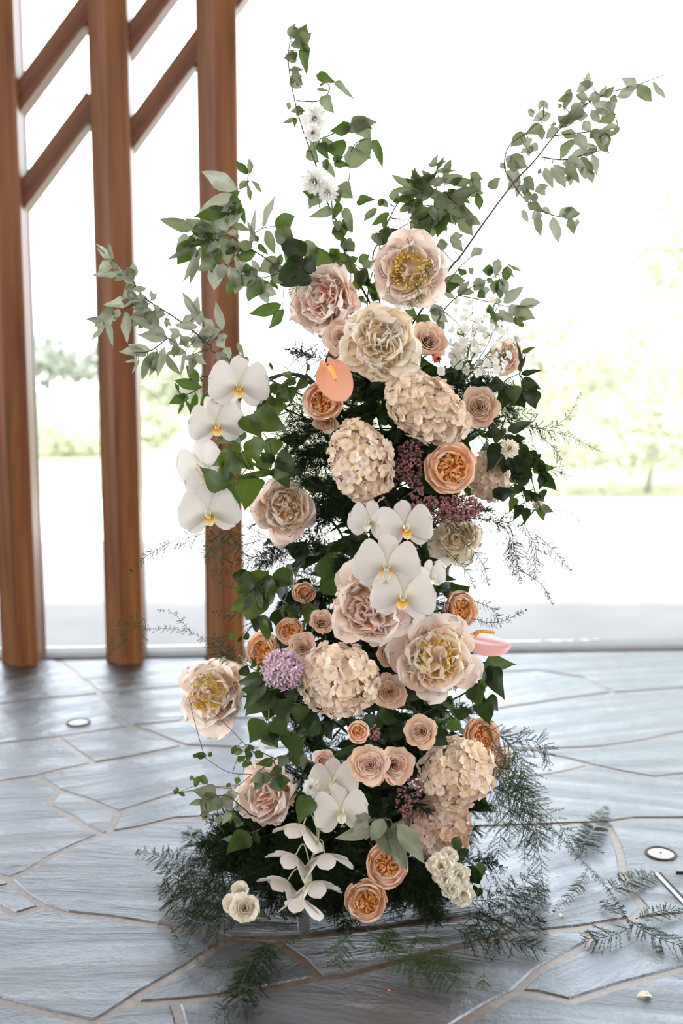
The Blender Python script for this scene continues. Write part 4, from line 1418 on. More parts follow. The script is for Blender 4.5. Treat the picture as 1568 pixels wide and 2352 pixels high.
# airy white filler
def filler(label, base, tips, n_each):
    B = at(*base)
    t = thing('white_filler_flower', label, 'flower', B)
    tb = Tubes()
    for (px, py, Yd) in tips:
        T = at(px, py, Yd)
        mid = B.lerp(T, .5) + Vector((j(0, .02), j(0, .02), .01))
        path = smooth_path([B, mid, T], 8)
        tb.add([p - B for p in path], .0014, .0007, 4)
        for i in range(n_each):
            q = path[random.randint(6, len(path) - 1)]
            p = q + Vector((j(0, .035), j(0, .03), j(0, .03)))
            tb.add([q - B, p - B], .0006, .0005, 3)
            ax = (p - q).normalized() + Vector((0, -.7, .2))
            obj('floret', random.choice(FLORETS['white']), t, frame(p - B, ax, roll=random.uniform(0, 6)) @ Matrix.Scale(.0085 * j(1, .25), 4))
    obj('stem', tb.mesh('stem', MAT['stem']), t)
filler('airy sprays of tiny white flowers fanning out above the open beige rose', (1050, 890, 2.12),
       [(1060, 760, 2.10), (1090, 740, 2.12), (1115, 720, 2.14), (1140, 740, 2.12), (1170, 750, 2.15), (1100, 790, 2.07), (1130, 800, 2.08), (1075, 820, 2.06), (1160, 800, 2.05), (1185, 790, 2.10), (1085, 690, 2.18), (1140, 690, 2.2)], 10)

# ------------------------------------------------------------------ where the flower heads are
bpy.context.view_layer.update()
HEADS = []
def _head(objs):
    pts = []
    for o in objs:
        if o.type == 'MESH' and o.name.split('.')[0] not in ('stem', 'sepal', 'lip_tendrils') or o.name.startswith('sepal') and o.parent.name.startswith('orchid_bloom'):
            co = np.empty(len(o.data.vertices) * 3, np.float32)
            o.data.vertices.foreach_get('co', co)
            M = np.array(o.matrix_world)
            pts.append(co.reshape(-1, 3) @ M[:3, :3].T + M[:3, 3])
    if pts:
        V = np.concatenate(pts)
        c = V.mean(0)
        HEADS.append((Vector(c.tolist()), float(np.percentile(np.linalg.norm(V - c, axis=1), 82))))
for o in list(bpy.data.objects):
    k = o.name.split('.')[0]
    if k in ('peony', 'rose', 'garden_rose', 'hydrangea', 'anthurium', 'lilac_blossom', 'white_blossom', 'coral_bloom', 'orchid_bloom', 'flower_head'):
        _head(o.children)
HC = np.array([tuple(c) for c, r in HEADS])
HR = np.array([r for c, r in HEADS])

def clear_of_heads(p, m=.008, back=False):
    """slide a point along its line of sight until no flower head holds it"""
    p = Vector(p)
    for _ in range(4):
        hit = False
        for c, r in HEADS:
            R = r + m
            d = p - c
            if d.length < R:
                v = (p - CAM).normalized()
                b = d.dot(v)
                q = math.sqrt(max(0, b * b - d.length_squared + R * R))
                p = p + v * ((-b + q) if (back or b >= 0) else (-b - q))
                hit = True
        if not hit:
            break
    return p

def n_inside(V, k=.85):
    """how many points of an array lie inside flower heads"""
    D = np.linalg.norm(V[:, None] - HC[None], axis=2)
    return int((D < HR[None] * k).any(1).sum())

# ------------------------------------------------------------------ leaves
def leaf_mesh(kind, mat, seed):
    r = np.random.default_rng(seed)
    nu, nv = 7, 13
    v = np.linspace(0, 1, nv)
    u = np.linspace(-1, 1, nu)
    U, Vv = np.meshgrid(u, v)
    if kind == 'lance':
        s = (np.sin(PI * v ** .82)) ** .85 * (1.001 - v) ** .15; wav = .10; cur = .35
    elif kind == 'ovate':
        s = np.sin(PI * v ** .60) ** .8 * (1.001 - v) ** .35; wav = .05; cur = .30
    elif kind == 'round':
        s = np.sin(PI * v ** .75) ** .62; wav = .06; cur = .25
    else:
        s = np.sin(PI * v ** .8) ** 1.0; wav = .04; cur = .35
    s = s / s.max()
    ph = r.uniform(0, 6.28, 3)
    X = .5 * U * s[:, None]
    Z = .16 * np.abs(U) * s[:, None] * .5 - cur * r.uniform(.2, 1.0) * (Vv ** 2) * .5 * r.choice([1, 1, -.4]) \
        + wav * s[:, None] * U ** 2 * np.sin(9 * Vv + ph[0] + U) + .05 * np.sin(5 * Vv + ph[1])
    Y = Vv + .03 * np.sin(7 * Vv + ph[2]) * U
    X = X + .07 * np.sin(3 * Vv + ph[1]) * r.uniform(-1, 1)
    F = np.array([(b * nu + a, b * nu + a + 1, (b + 1) * nu + a + 1, (b + 1) * nu + a) for b in range(nv - 1) for a in range(nu - 1)])
    uv = np.stack([(U.ravel() + 1) / 2, Vv.ravel()], 1)
    return mesh('leaf', np.stack([X.ravel(), Y.ravel(), Z.ravel()], 1), F, MAT[mat], uv)

_LM = {}
def leaf_variant(kind, mat):
    k = (kind, mat)
    if k not in _LM:
        _LM[k] = [leaf_mesh(kind, mat, hash(kind) % 1 + i * 17 + len(mat) * 3) for i in range(7)]
    return random.choice(_LM[k])

def leaf_matrix(pb, pt, w, tilt=0.6, nrm=None):
    y = pt - pb
    L = y.length
    y = y / max(L, 1e-6)
    c = nrm if nrm is not None else (CAM - pb).normalized()
    z = c - y * c.dot(y)
    if z.length < .05:
        z = Vector((0, 0, 1)) - y * y.z
    z.normalize()
    z = Matrix.Rotation(random.uniform(-tilt, tilt), 3, y) @ z
    if random.random() < .3:
        z = -z
    x = y.cross(z)
    M = Matrix((x * w, y * L, z * (.5 * L + .5 * w))).transposed().to_4x4()
    M.translation = pb
    return M

def branch(name, label, stems, leaves, crop, Yd, kind, mat, cat='branch', group=None, stem_mat='twig', r=.0022, slope=(0, 0), tilt=.55, wk=1.34, extra=.6, into_core=True, jit=.025, behind=False):
    """stems: lists of crop points; leaves: 'x0,y0,x1,y1,w;...' from leaf base to leaf tip"""
    ox, oy, sc = crop
    px = lambda x, y: (ox + x / sc, oy + y / sc)
    def dep(x, y):
        return Yd + slope[0] * (x - stems_px[0][0][0]) / 100 + slope[1] * (y - stems_px[0][0][1]) / 100
    stems_px = [[px(*p) for p in s] for s in stems]
    base = at(*stems_px[0][0], Yd)
    t = thing(name, label, cat, base, group)
    tb = Tubes()
    nodes = []
    for k, s in enumerate(stems_px):
        pts = [at(x, y, dep(x, y)) for x, y in s]
        if k == 0 and into_core:
            pts = [core_pt(base)] + pts
        path = smooth_path(pts, 6)
        nodes += path[6:] if (k == 0 and into_core) else path
        tb.add([p - base for p in path], r if k == 0 else r * .6, r * .35, 5)
    specs = [[float(q) for q in item.split(',')] for item in leaves.replace('\n', '').split(';') if item.strip()]
    for sp_ in list(specs):
        if random.random() < extra:
            x0, y0, x1, y1, w = sp_
            L0 = math.hypot(x1 - x0, y1 - y0)
            an = math.atan2(y1 - y0, x1 - x0) + random.choice((-1, 1)) * random.uniform(.5, 1.1)
            bx, by = x0 + j(0, .25) * L0, y0 + j(0, .25) * L0
            l2 = L0 * random.uniform(.6, .95)
            specs.append([bx, by, bx + math.cos(an) * l2, by + math.sin(an) * l2, w * .85])
    for x0, y0, x1, y1, w in specs:
        a, b = px(x0, y0), px(x1, y1)
        near0 = min(nodes, key=lambda q: (q - at(*a, q.y)).length)
        Ya = near0.y + random.uniform(-jit, jit) * .6
        pa = at(*a, Ya)
        Lm = (at(*b, Ya) - pa).length
        pb = at(*b, Ya + random.uniform(-.45, .45) * Lm)
        pb = pa + (pb - pa) * 1.1
        mid = (pa + pb) / 2
        sh = clear_of_heads(mid, .022 if behind else .010, behind) - mid
        pa, pb = pa + sh, clear_of_heads(pb + sh, .006, behind)
        near = min(nodes, key=lambda q: (q - pa).length)
        if (near - pa).length > .002:
            tb.add([near - base, (near.lerp(pa, .5) + Vector((0, 0, .002))) - base, pa - base], .0008, .0006, 4)
        wm = w / sc * mpp(pa) * wk
        m = leaf_matrix(pa, pb, wm, tilt)
        m.translation -= base
        mm = mat if isinstance(mat, str) else random.choice(mat)
        obj('leaf', leaf_variant(kind, mm), t, m)
    obj('stem', tb.mesh('stem', MAT[stem_mat]), t)
    return t

C5, C6, C1, C7 = (180, 350, 3.136), (600, 40, 1.62), (580, 500, 2.24), (380, 800, 4.61)
C2R, C3, C4 = (1000, 600, 2.76), (400, 1300, 1.96), (400, 1600, 1.845)

branch('silver_branch', 'long silvery branch with wavy leaves reaching out past the timber post', [[(1090,1500),(950,1390),(830,1290),(680,1180),(520,1080),(440,1010),(390,920),(310,820),(240,770),(130,670)],[(390,1100),(245,1170),(130,1200)],[(640,1340),(515,1430),(400,1440)]],
 """240,770,125,665,45;240,790,150,860,60;280,890,120,872,40;320,870,255,840,45;400,910,310,880,60;400,900,390,800,50;390,990,345,950,50;410,1000,480,970,45;370,1080,335,990,55;
390,1090,190,1085,60;510,1095,400,1110,40;245,1165,125,1255,75;230,1190,45,1210,35;245,1180,265,1215,30;210,1220,245,1380,35;345,1145,350,1355,55;470,1130,400,1250,75;560,1150,445,1260,75;
530,1180,525,1310,50;590,1130,540,1110,35;520,1060,565,1020,30;640,1190,635,1260,30;860,1250,700,1245,45;840,1180,750,1240,60;885,1245,770,1030,65;1040,1280,990,1095,50;980,1280,895,1190,50;
870,1340,1020,1280,75;640,1340,450,1315,65;740,1310,655,1275,40;650,1340,720,1400,40;790,1350,730,1380,50;515,1430,315,1430,65;500,1470,460,1630,45;560,1430,515,1595,50;615,1400,575,1600,50;
430,1490,395,1590,20;770,1430,650,1440,45;770,1430,740,1595,25;830,1440,805,1605,50;850,1450,820,1540,45;900,1380,790,1350,60;1000,1340,1050,1400,60;1060,1400,1090,1500,60;
1130,1470,1185,1515,50;1215,1480,1200,1525,35;1140,1370,1190,1465,30;360,1000,420,1060,50;450,1010,440,1100,45;600,1130,560,1200,60;700,1380,690,1470,45;1010,1450,1080,1540,60;960,1580,1060,1600,45;440,1100,370,1070,45;300,1130,255,1200,40""",
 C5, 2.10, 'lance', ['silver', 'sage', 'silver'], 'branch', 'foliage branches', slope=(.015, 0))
branch('leafy_sprig', 'small green sprig of oval leaves hanging beside the uppermost white orchid', [[(560,340),(400,400),(250,480),(150,480)]],
 "370,400,115,345,100;520,360,340,680,60;210,500,55,575,80;320,480,270,700,60;140,450,100,370,25;200,540,140,690,30;520,370,430,410,45", C7, 2.12, 'lance', 'mid', 'sprig', 'leafy sprigs', slope=(.015, 0))
branch('silver_branch', 'bushy branch of broad grey green leaves in front of the tallest timber post', [[(1480,880),(1400,800),(1290,725),(1180,660),(1080,600),(940,580)],[(1100,600),(1095,430),(1130,330),(1215,210)],[(1240,690),(1260,600),(1320,550),(1420,530),(1520,520)],[(1180,680),(1100,800),(1000,800)],[(1440,870),(1340,900),(1270,890)]],
 """1150,260,895,150,95;1160,260,1225,205,40;1225,155,1130,65,45;1220,230,1235,350,30;1140,270,1105,330,40;1085,410,855,465,75;1130,350,1080,480,50;1150,350,1110,500,90;1160,380,1200,510,45;990,570,775,490,75;
825,550,605,485,70;940,560,820,560,90;1060,480,1020,580,80;1100,520,1235,560,40;1140,585,1080,575,40;940,600,810,620,90;770,580,715,710,50;830,640,720,790,110;890,680,755,920,45;870,720,800,940,40;
840,700,830,790,50;960,590,920,640,65;970,660,895,740,100;1000,680,1000,790,50;1050,600,990,650,60;1080,620,1070,800,75;940,740,960,860,40;1000,800,975,975,85;1120,670,1070,730,60;1240,690,1145,690,70;
1275,710,1140,770,70;1090,820,1160,960,70;1130,740,1180,910,45;1130,890,1070,1005,65;1180,890,1130,1010,60;1250,840,1160,790,55;1305,860,1250,780,45;1450,780,1310,840,100;1450,810,1460,735,40;1290,900,1200,870,80;
1300,910,1220,1060,100;1340,920,1320,990,80;1310,980,1420,1020,70;1380,920,1430,980,35;1240,660,1270,425,30;1325,540,1410,330,45;1420,540,1550,470,110;1350,560,1410,720,60;1430,550,1480,670,65;1510,540,1495,785,60;
1290,660,1365,730,35;1260,590,1240,660,30;1460,1090,1250,1165,70;1040,560,1000,620,70;1010,640,940,700,80""",
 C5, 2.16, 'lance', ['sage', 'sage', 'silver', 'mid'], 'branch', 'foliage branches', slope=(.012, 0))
branch('silver_branch', 'long arching silvery branch sweeping up against the white sky', [[(690,950),(740,890),(820,775),(935,620),(1010,540),(1090,440),(1170,350),(1270,290),(1330,270),(1400,250),(1495,215)],[(935,620),(985,680),(1080,735),(1150,740),(1185,730)],[(1040,520),(1130,530),(1220,505),(1290,490)],[(940,620),(905,560),(920,480),(985,430),(1050,370)],[(1090,440),(1180,430),(1260,420),(1325,405)]],
 """1455,240,1500,300,18;1395,255,1450,310,38;1390,275,1322,285,38;1380,255,1360,270,14;1275,300,1310,260,22;1260,300,1280,255,20;1260,285,1215,310,30;1310,350,1235,320,40;1290,310,1310,350,28;1225,245,1175,275,30;
1220,240,1215,205,18;1215,305,1170,290,28;1150,265,1125,340,26;1105,320,1115,340,10;1150,330,1200,355,38;1190,350,1140,370,40;1140,390,1105,370,30;1165,370,1110,410,30;1230,340,1255,395,25;1195,390,1225,420,28;
1180,430,1205,490,32;1225,420,1260,440,30;1325,405,1260,420,18;1240,420,1290,500,32;1270,430,1290,480,30;1165,455,1110,520,34;1250,490,1190,515,20;1140,520,1200,550,28;1190,520,1230,580,28;1230,510,1250,580,24;
1220,560,1230,615,24;1195,560,1205,600,20;1135,540,1175,610,34;1080,555,1125,635,34;1150,580,1150,625,20;1050,560,1085,630,26;1040,570,1030,580,14;1045,305,1032,345,16;995,340,1010,370,20;1075,355,1015,385,34;
1045,400,990,430,32;980,430,930,475,36;1080,395,1085,410,14;1100,410,1060,450,26;1000,475,1025,495,28;990,480,995,515,18;930,510,985,555,42;910,520,935,535,22;890,540,908,565,18;915,570,960,610,42;
960,590,920,640,32;960,620,950,665,20;980,600,1010,640,30;1020,630,1055,660,28;990,640,985,685,26;1010,655,1020,690,22;990,690,1040,720,30;970,715,990,760,18;1020,725,1035,810,26;1040,710,1075,730,20;
1080,745,1105,830,32;1115,725,1180,730,36;1145,745,1160,805,26;1175,750,1170,780,14;840,625,888,605,34;705,815,745,870,28;655,850,690,845,34""",
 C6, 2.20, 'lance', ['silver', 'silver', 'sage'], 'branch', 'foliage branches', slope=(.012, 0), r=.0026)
branch('upright_branch', 'tall upright branch with rounded leaves carrying white double blossoms', [[(320,900),(305,800),(270,740),(235,660),(200,540),(155,420),(120,290),(100,160),(110,60)],[(235,660),(310,640),(330,570),(320,545)],[(160,430),(190,460),(300,420),(370,400)],[(130,310),(215,310),(255,260),(205,220)],[(320,545),(350,470),(410,450)]],
 """110,75,125,25,36;150,85,165,25,40;165,110,170,30,20;155,110,165,205,32;120,90,150,115,32;130,140,85,150,36;115,130,125,160,26;110,190,145,215,20;110,225,150,260,36;135,235,155,250,24;
110,320,95,345,18;150,335,110,350,22;155,340,130,365,26;125,378,80,395,16;205,215,275,240,28;270,235,345,300,22;205,265,260,275,10;225,290,270,355,40;330,410,255,420,42;320,410,355,430,20;
345,380,405,455,56;360,375,410,415,22;275,460,290,530,58;310,460,275,465,14;310,510,400,525,64;370,455,400,520,52;410,455,455,555,30;180,465,225,480,40;210,470,250,525,36;165,500,215,535,44;
230,540,275,595,26;270,540,325,550,26;225,650,180,710,50;270,715,180,740,30;285,625,335,670,56;275,640,290,700,30;305,710,335,800,32;270,780,300,800,36;310,830,345,860,36;355,680,418,680,34""",
 C6, 2.19, 'ovate', ['sage', 'sage', 'mid'], 'branch', 'foliage branches', slope=(0, 0), r=.0026)
branch('narrow_leaf_branch', 'branch of dense narrow leaves rising just behind the topmost peony', [[(415,920),(440,830),(480,740),(520,680),(600,640),(700,620)],[(520,680),(600,700),(700,690),(790,640)],[(440,830),(560,760),(640,740)]],
 """560,640,490,590,26;600,640,540,600,22;640,610,600,570,24;640,580,722,565,14;630,560,655,515,16;650,550,685,535,10;660,610,745,590,26;700,620,745,600,20;720,630,780,600,30;780,595,815,650,36;760,650,825,655,24;800,655,815,712,26;
740,640,735,700,40;690,640,760,720,34;650,640,560,660,34;600,660,500,640,30;560,660,495,690,30;600,680,520,715,30;640,680,700,760,36;660,690,640,770,36;720,690,790,745,30;760,735,815,770,26;740,740,780,805,40;690,730,660,815,36;
620,730,590,780,46;600,740,560,810,50;640,760,630,820,36;700,680,650,720,30;560,710,515,720,18;430,710,385,755,24;475,725,415,770,22;440,680,470,705,22;490,640,500,690,34;500,795,440,840,50;520,790,480,835,36;425,800,440,850,26;
620,620,690,600,24;610,650,680,660,28;660,660,740,670,28;580,690,640,640,28;690,700,740,740,30;590,600,640,590,18;560,620,620,600,22;700,640,770,690,30;620,700,690,790,36;650,720,600,800,40""",
 C6, 2.20, 'narrow', ['sage', 'mid', 'sage'], 'branch', 'foliage branches')
branch('oval_leaf_branch', 'branch of oval leaves spreading out above the tiny white filler flowers', [[(940,560),(980,480),(1060,400),(1160,340),(1250,300),(1310,260)],[(1060,400),(1200,430),(1330,460),(1440,450)],[(980,480),(1050,540),(1085,590)],[(960,400),(1060,260),(1130,200),(1190,160)]],
 """1180,155,1125,200,40;1070,165,1020,95,40;1000,130,950,150,40;1100,290,1055,265,30;1115,255,1130,290,25;1240,270,1185,275,45;1260,210,1250,300,40;1310,250,1300,330,40;1280,310,1300,395,40;1310,240,1385,275,14;1190,320,1140,370,50;1250,320,1240,390,40;
1230,310,1210,335,30;975,320,1090,330,60;970,365,1060,345,40;1050,380,1135,385,36;1160,385,1220,370,40;1230,425,1280,430,25;1290,440,1385,360,45;1370,450,1470,440,45;1335,470,1445,510,60;1265,475,1340,540,50;1360,500,1385,560,45;1240,475,1205,510,50;
1245,490,1280,560,35;915,475,1000,530,55;960,535,970,585,36;1055,565,1085,610,30""",
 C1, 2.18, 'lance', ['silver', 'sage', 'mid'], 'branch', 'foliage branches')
branch('leafy_sprig', 'leafy sprig filling the gap between the two uppermost peonies', [[(610,640),(590,420),(630,230),(690,40),(710,0)],[(500,520),(505,300),(480,160),(440,20)],[(600,380),(540,250),(420,220)]],
 """400,180,340,250,110;330,150,235,175,60;410,215,510,225,60;420,40,460,120,40;470,0,510,70,45;480,120,515,175,50;475,240,545,280,40;520,280,600,350,50;540,220,600,200,40;560,240,620,230,40;570,260,560,360,50;530,310,545,370,40;620,80,640,130,30;
650,130,730,80,70;720,110,765,60,50;640,380,620,430,45;540,410,590,440,25;820,60,900,90,110;860,30,900,90,70;600,330,640,420,45;500,330,520,420,40;440,200,400,160,50;510,480,560,540,40;640,500,600,560,40;780,470,850,520,50;850,500,920,560,45""",
 C1, 2.2, 'lance', ['sage', 'mid', 'mid'], 'sprig', 'leafy sprigs')
branch('leafy_sprig', 'dark round leaf pair tucked against the packed pink peony', [[(300,300),(230,260),(180,250)]], "290,230,150,335,110;260,250,330,215,70;300,330,200,250,60", C1, 2.15, 'round', 'dark', 'sprig', 'leafy sprigs')
branch('viburnum_branch', 'branch of large bright green heart leaves beside the arching white orchids', [[(1330,1250),(1150,1200),(1100,1000),(1000,850)],[(1150,1200),(900,1250),(760,1400)],[(1400,300),(1200,420),(1060,500)]],
 """960,650,1240,870,250;820,720,1000,950,190;805,920,560,1005,140;920,940,980,1200,200;770,1010,650,1120,120;730,1120,640,1420,180;780,1110,930,1280,170;1130,1190,940,1230,140;1160,950,1100,1190,170;920,1340,860,1700,250;1110,1310,730,1370,60;
700,1420,720,1780,170;610,1500,380,1270,190;1180,1140,1380,1300,180;1320,450,1060,430,110;1370,320,1230,400,80;1500,330,1370,440,90;1270,480,1170,590,120;1360,400,1320,570,90;1100,400,1010,520,100;1020,520,1190,600,120;1060,470,970,640,90;1200,1250,1300,1450,200""",
 C7, 2.0, 'ovate', ['bright', 'bright', 'bright', 'mid'], 'branch', 'foliage branches', stem_mat='dkstem', tilt=.4, wk=1.25)
branch('drooping_branch', 'drooping dark leafy branch beside the open beige rose and small hydrangea', [[(380,1000),(420,1080),(560,1180),(640,1290),(700,1360)],[(380,900),(440,760),(540,700),(550,580)],[(440,1120),(480,1300),(540,1450),(570,1550)],[(560,1180),(600,1350),(640,1500),(670,1600)]],
 """550,580,630,545,25;540,650,515,510,20;545,720,670,690,30;420,760,330,800,70;540,760,660,810,60;460,800,420,930,80;520,830,560,930,90;600,820,630,930,90;490,790,500,900,80;400,860,380,980,50;410,1150,330,1320,110;430,1120,590,1210,60;
420,1060,430,1110,40;500,1120,570,1120,40;590,1200,640,1290,60;640,1260,700,1360,60;650,1350,765,1450,70;700,1330,660,1440,60;620,1260,680,1280,50;560,1230,600,1320,70;480,1230,540,1330,90;440,1250,430,1340,80;560,1350,530,1440,70;470,1430,490,1510,60;
540,1420,510,1470,60;650,1470,690,1520,70;600,1450,570,1530,60;510,1500,465,1590,45;540,1540,490,1640,50;580,1560,560,1660,45;660,1560,690,1640,50;390,1480,500,1470,70;520,1180,600,1250,80;460,1180,500,1280,90;540,1280,600,1380,80;480,1340,560,1400,80;400,1060,300,1110,60""",
 C2R, 2.06, 'ovate', ['dark', 'dark', 'mid'], 'branch', 'foliage branches', stem_mat='dkstem')
branch('leafy_sprig', 'green leafy sprig around the tiny shaded peach rose bud', [[(640,220),(560,120),(440,60),(360,100)],[(440,60),(400,180),(380,240)],[(640,220),(600,200),(480,200)]],
 """420,20,290,120,70;360,40,290,110,60;400,110,330,230,80;340,130,270,200,50;365,205,370,290,36;400,240,420,325,40;470,190,490,300,75;530,20,450,80,70;500,120,530,170,45;600,170,560,220,30;615,165,600,250,50;550,165,500,200,30;740,30,680,120,100;
460,60,400,100,70;560,60,600,110,60;250,310,280,320,30;290,325,300,335,24;320,310,330,330,24""",
 C3, 2.08, 'round', ['mid', 'bright', 'dark'], 'sprig', 'leafy sprigs', stem_mat='dkstem', behind=True)
branch('dogwood_sprig', 'hanging sprig of large smooth leaves on a pale stem under the pale lilac', [[(440,480),(420,520),(424,600),(425,690),(415,760)],[(330,430),(290,400)],[(300,420),(380,480),(430,500)]],
 """350,435,370,445,40;305,455,340,495,40;370,470,450,480,60;400,520,320,640,60;420,550,330,665,110;460,520,500,720,90;430,590,420,690,90;500,540,580,590,70;400,690,345,790,80;440,690,510,760,70;420,740,460,820,70;520,740,560,880,70;470,600,510,700,80;
560,620,600,740,90""",
 C3, 1.99, 'ovate', ['mid', 'mid', 'dark'], 'sprig', 'leafy sprigs', stem_mat='ltstem', tilt=.35)
branch('leafy_sprig', 'glossy dark leaf sprig hanging below the pink anthurium', [[(1330,560),(1360,480),(1380,440),(1420,430)],[(1330,560),(1350,640),(1400,700)],[(1180,760),(1240,680),(1290,650)]],
 """1360,420,1310,520,60;1410,450,1380,560,80;1420,450,1480,590,70;1370,530,1340,600,60;1380,600,1415,710,70;1220,590,1250,650,45;1260,680,1335,640,50;1240,700,1290,740,50;1150,760,1230,800,70;1340,540,1370,640,60""",
 C3, 2.06, 'ovate', ['mid', 'dark', 'mid'], 'sprig', 'leafy sprigs', stem_mat='dkstem')
branch('trailing_twig', 'thin trailing twig with tiny leaves reaching out over the pale stone floor', [[(400,250),(330,230),(240,140),(130,30)],[(330,330),(230,320),(130,260),(100,240)],[(330,330),(240,390),(120,370),(20,405)],[(130,260),(90,120),(60,0)]],
 """95,255,130,245,24;145,240,160,250,18;250,235,290,230,24;265,270,300,260,24;330,205,320,225,24;340,240,375,250,26;320,270,310,290,24;290,280,315,290,26;105,340,140,365,30;80,345,65,345,16;90,375,95,380,16;10,410,0,395,14;20,410,45,418,14;15,405,10,385,12;
270,340,265,370,20;235,365,225,385,16;260,430,240,420,24;300,240,330,250,24""",
 C4, 2.1, 'round', ['mid', 'bright'], 'twig', None, r=.0013, slope=(.02, 0))
branch('grey_leaf_sprig', 'wilting grey green leaf sprig hanging low over the floor fern', [[(370,520),(300,480),(220,420),(130,440)],[(370,560),(320,580),(260,600)]],
 """190,420,120,500,70;120,440,65,455,24;200,420,240,480,60;240,490,200,540,30;140,490,120,530,30;180,510,195,540,26;310,570,230,660,70;300,590,200,610,40;330,610,370,670,50;360,590,330,600,40;280,520,260,550,40""",
 C4, 2.06, 'ovate', ['grey', 'sage', 'mid'], 'sprig', 'leafy sprigs')
branch('leafy_sprig', 'sprig of small soft leaves lying over the pink cupped peony', [[(500,260),(420,270),(380,300),(350,320)],[(420,270),(440,330)]],
 "380,330,340,395,45;420,300,450,340,45;410,330,340,360,40;420,345,465,400,50;420,275,350,285,30;540,250,545,310,30;470,250,440,300,36;500,240,530,300,36", C4, 1.93, 'ovate', ['sage', 'mid'], 'sprig', 'leafy sprigs')
branch('leafy_sprig', 'single dark pointed leaf between the pink cupped peony and low orchid', [[(600,440),(585,420)]], "575,420,530,530,70", C4, 1.94, 'ovate', 'mid', 'sprig', 'leafy sprigs', tilt=.1)
branch('grey_leaf_sprig', 'three grey green lance leaves lying over the apricot rose', [[(900,520),(920,535),(940,540)]], "880,540,910,660,60;920,545,980,720,60;940,545,1055,690,60;860,560,700,600,44;820,520,760,575,44", C4, 1.87, 'lance', 'grey', 'sprig', 'leafy sprigs', tilt=.25)
branch('leafy_sprig', 'small leafy twig sticking out beside the creamy white stocks', [[(1150,760),(1230,700),(1280,720)]], "1240,720,1290,790,50;1280,710,1310,770,40;1270,800,1260,835,24;1300,810,1285,845,24;1200,690,1240,650,36;1180,640,1210,600,40", C4, 2.04, 'round', ['mid', 'dark'], 'sprig', 'leafy sprigs')
branch('dark_arching_stem', 'bare dark arching stem above the dark oval leaves near the uppermost orchid', [[(1568,360),(1500,310),(1400,275),(1280,270),(1150,320),(1060,375)]], "1100,150,1130,230,30;1500,150,1525,240,30", C7, 2.04, 'lance', 'mid', 'stem', None, stem_mat='dkstem', r=.0042)

LAND = [(742, 692, 'packed pink peony'), (940, 622, 'topmost yellow-centred peony'), (872, 785, 'cream ruffled peony'), (655, 1168, 'cream peach peony'), (850, 1390, 'full blush peony under the orchids'),
        (1000, 1512, 'blush peony near the pink anthurium'), (490, 1592, 'pale peony jutting over the floor'), (614, 1828, 'pink cupped peony'), (1045, 1238, 'shaded cream peony'), (985, 782, 'dusty pink rose'), (1100, 935, 'open beige rose'),
        (895, 1590, 'shaded beige rose'), (966, 1680, 'single beige rose'), (870, 1757, 'twin beige roses'), (694, 1487, 'small beige rose'), (1160, 822, 'tiny white filler flowers'), (742, 922, 'coral anthurium'), (1036, 1075, 'wide open peach rose'),
        (1054, 1400, 'cupped peach rose'), (606, 1495, 'apricot rose and pale lilac'), (697, 1360, 'tiny shaded peach bud'), (1104, 1692, 'peach rose on the hydrangea'), (888, 1987, 'apricot rose under grey leaves'), (841, 2067, 'lowest peach rose'),
        (822, 1682, 'round cream peach bud'), (982, 938, 'upper cream pink hydrangea'), (830, 1062, 'tall blush hydrangea'), (778, 1560, 'round cream hydrangea'), (1046, 1776, 'greenish cream hydrangea'), (1004, 1895, 'shaded peach hydrangea'),
        (1122, 1095, 'small blush hydrangea'), (548, 886, 'uppermost arching orchid'), (480, 1150, 'lowest arching orchids'), (890, 1290, 'middle orchid spray'), (780, 1850, 'open low orchid'), (690, 1990, 'nodding low orchids'), (600, 1040, 'big bright green leaves'),
        (945, 1060, 'hanging mauve lilac'), (1030, 1170, 'mauve lilac across the shaded peony'), (555, 2080, 'ivory spray roses'), (1030, 2020, 'creamy white stocks'), (615, 1630, 'hanging dogwood-like leaves'), (1190, 1080, 'drooping dark leafy branch')]
def to_px(P):
    d = P - CAM
    zc = d.y * CP - d.z * SP
    return W / 2 + d.x / zc * FPX, H / 2 - (d.y * SP + d.z * CP) / zc * FPX
def landmark(P):
    x, y = to_px(P)
    return min(LAND, key=lambda q: (q[0] - x) ** 2 + (q[1] - y) ** 2)[2]

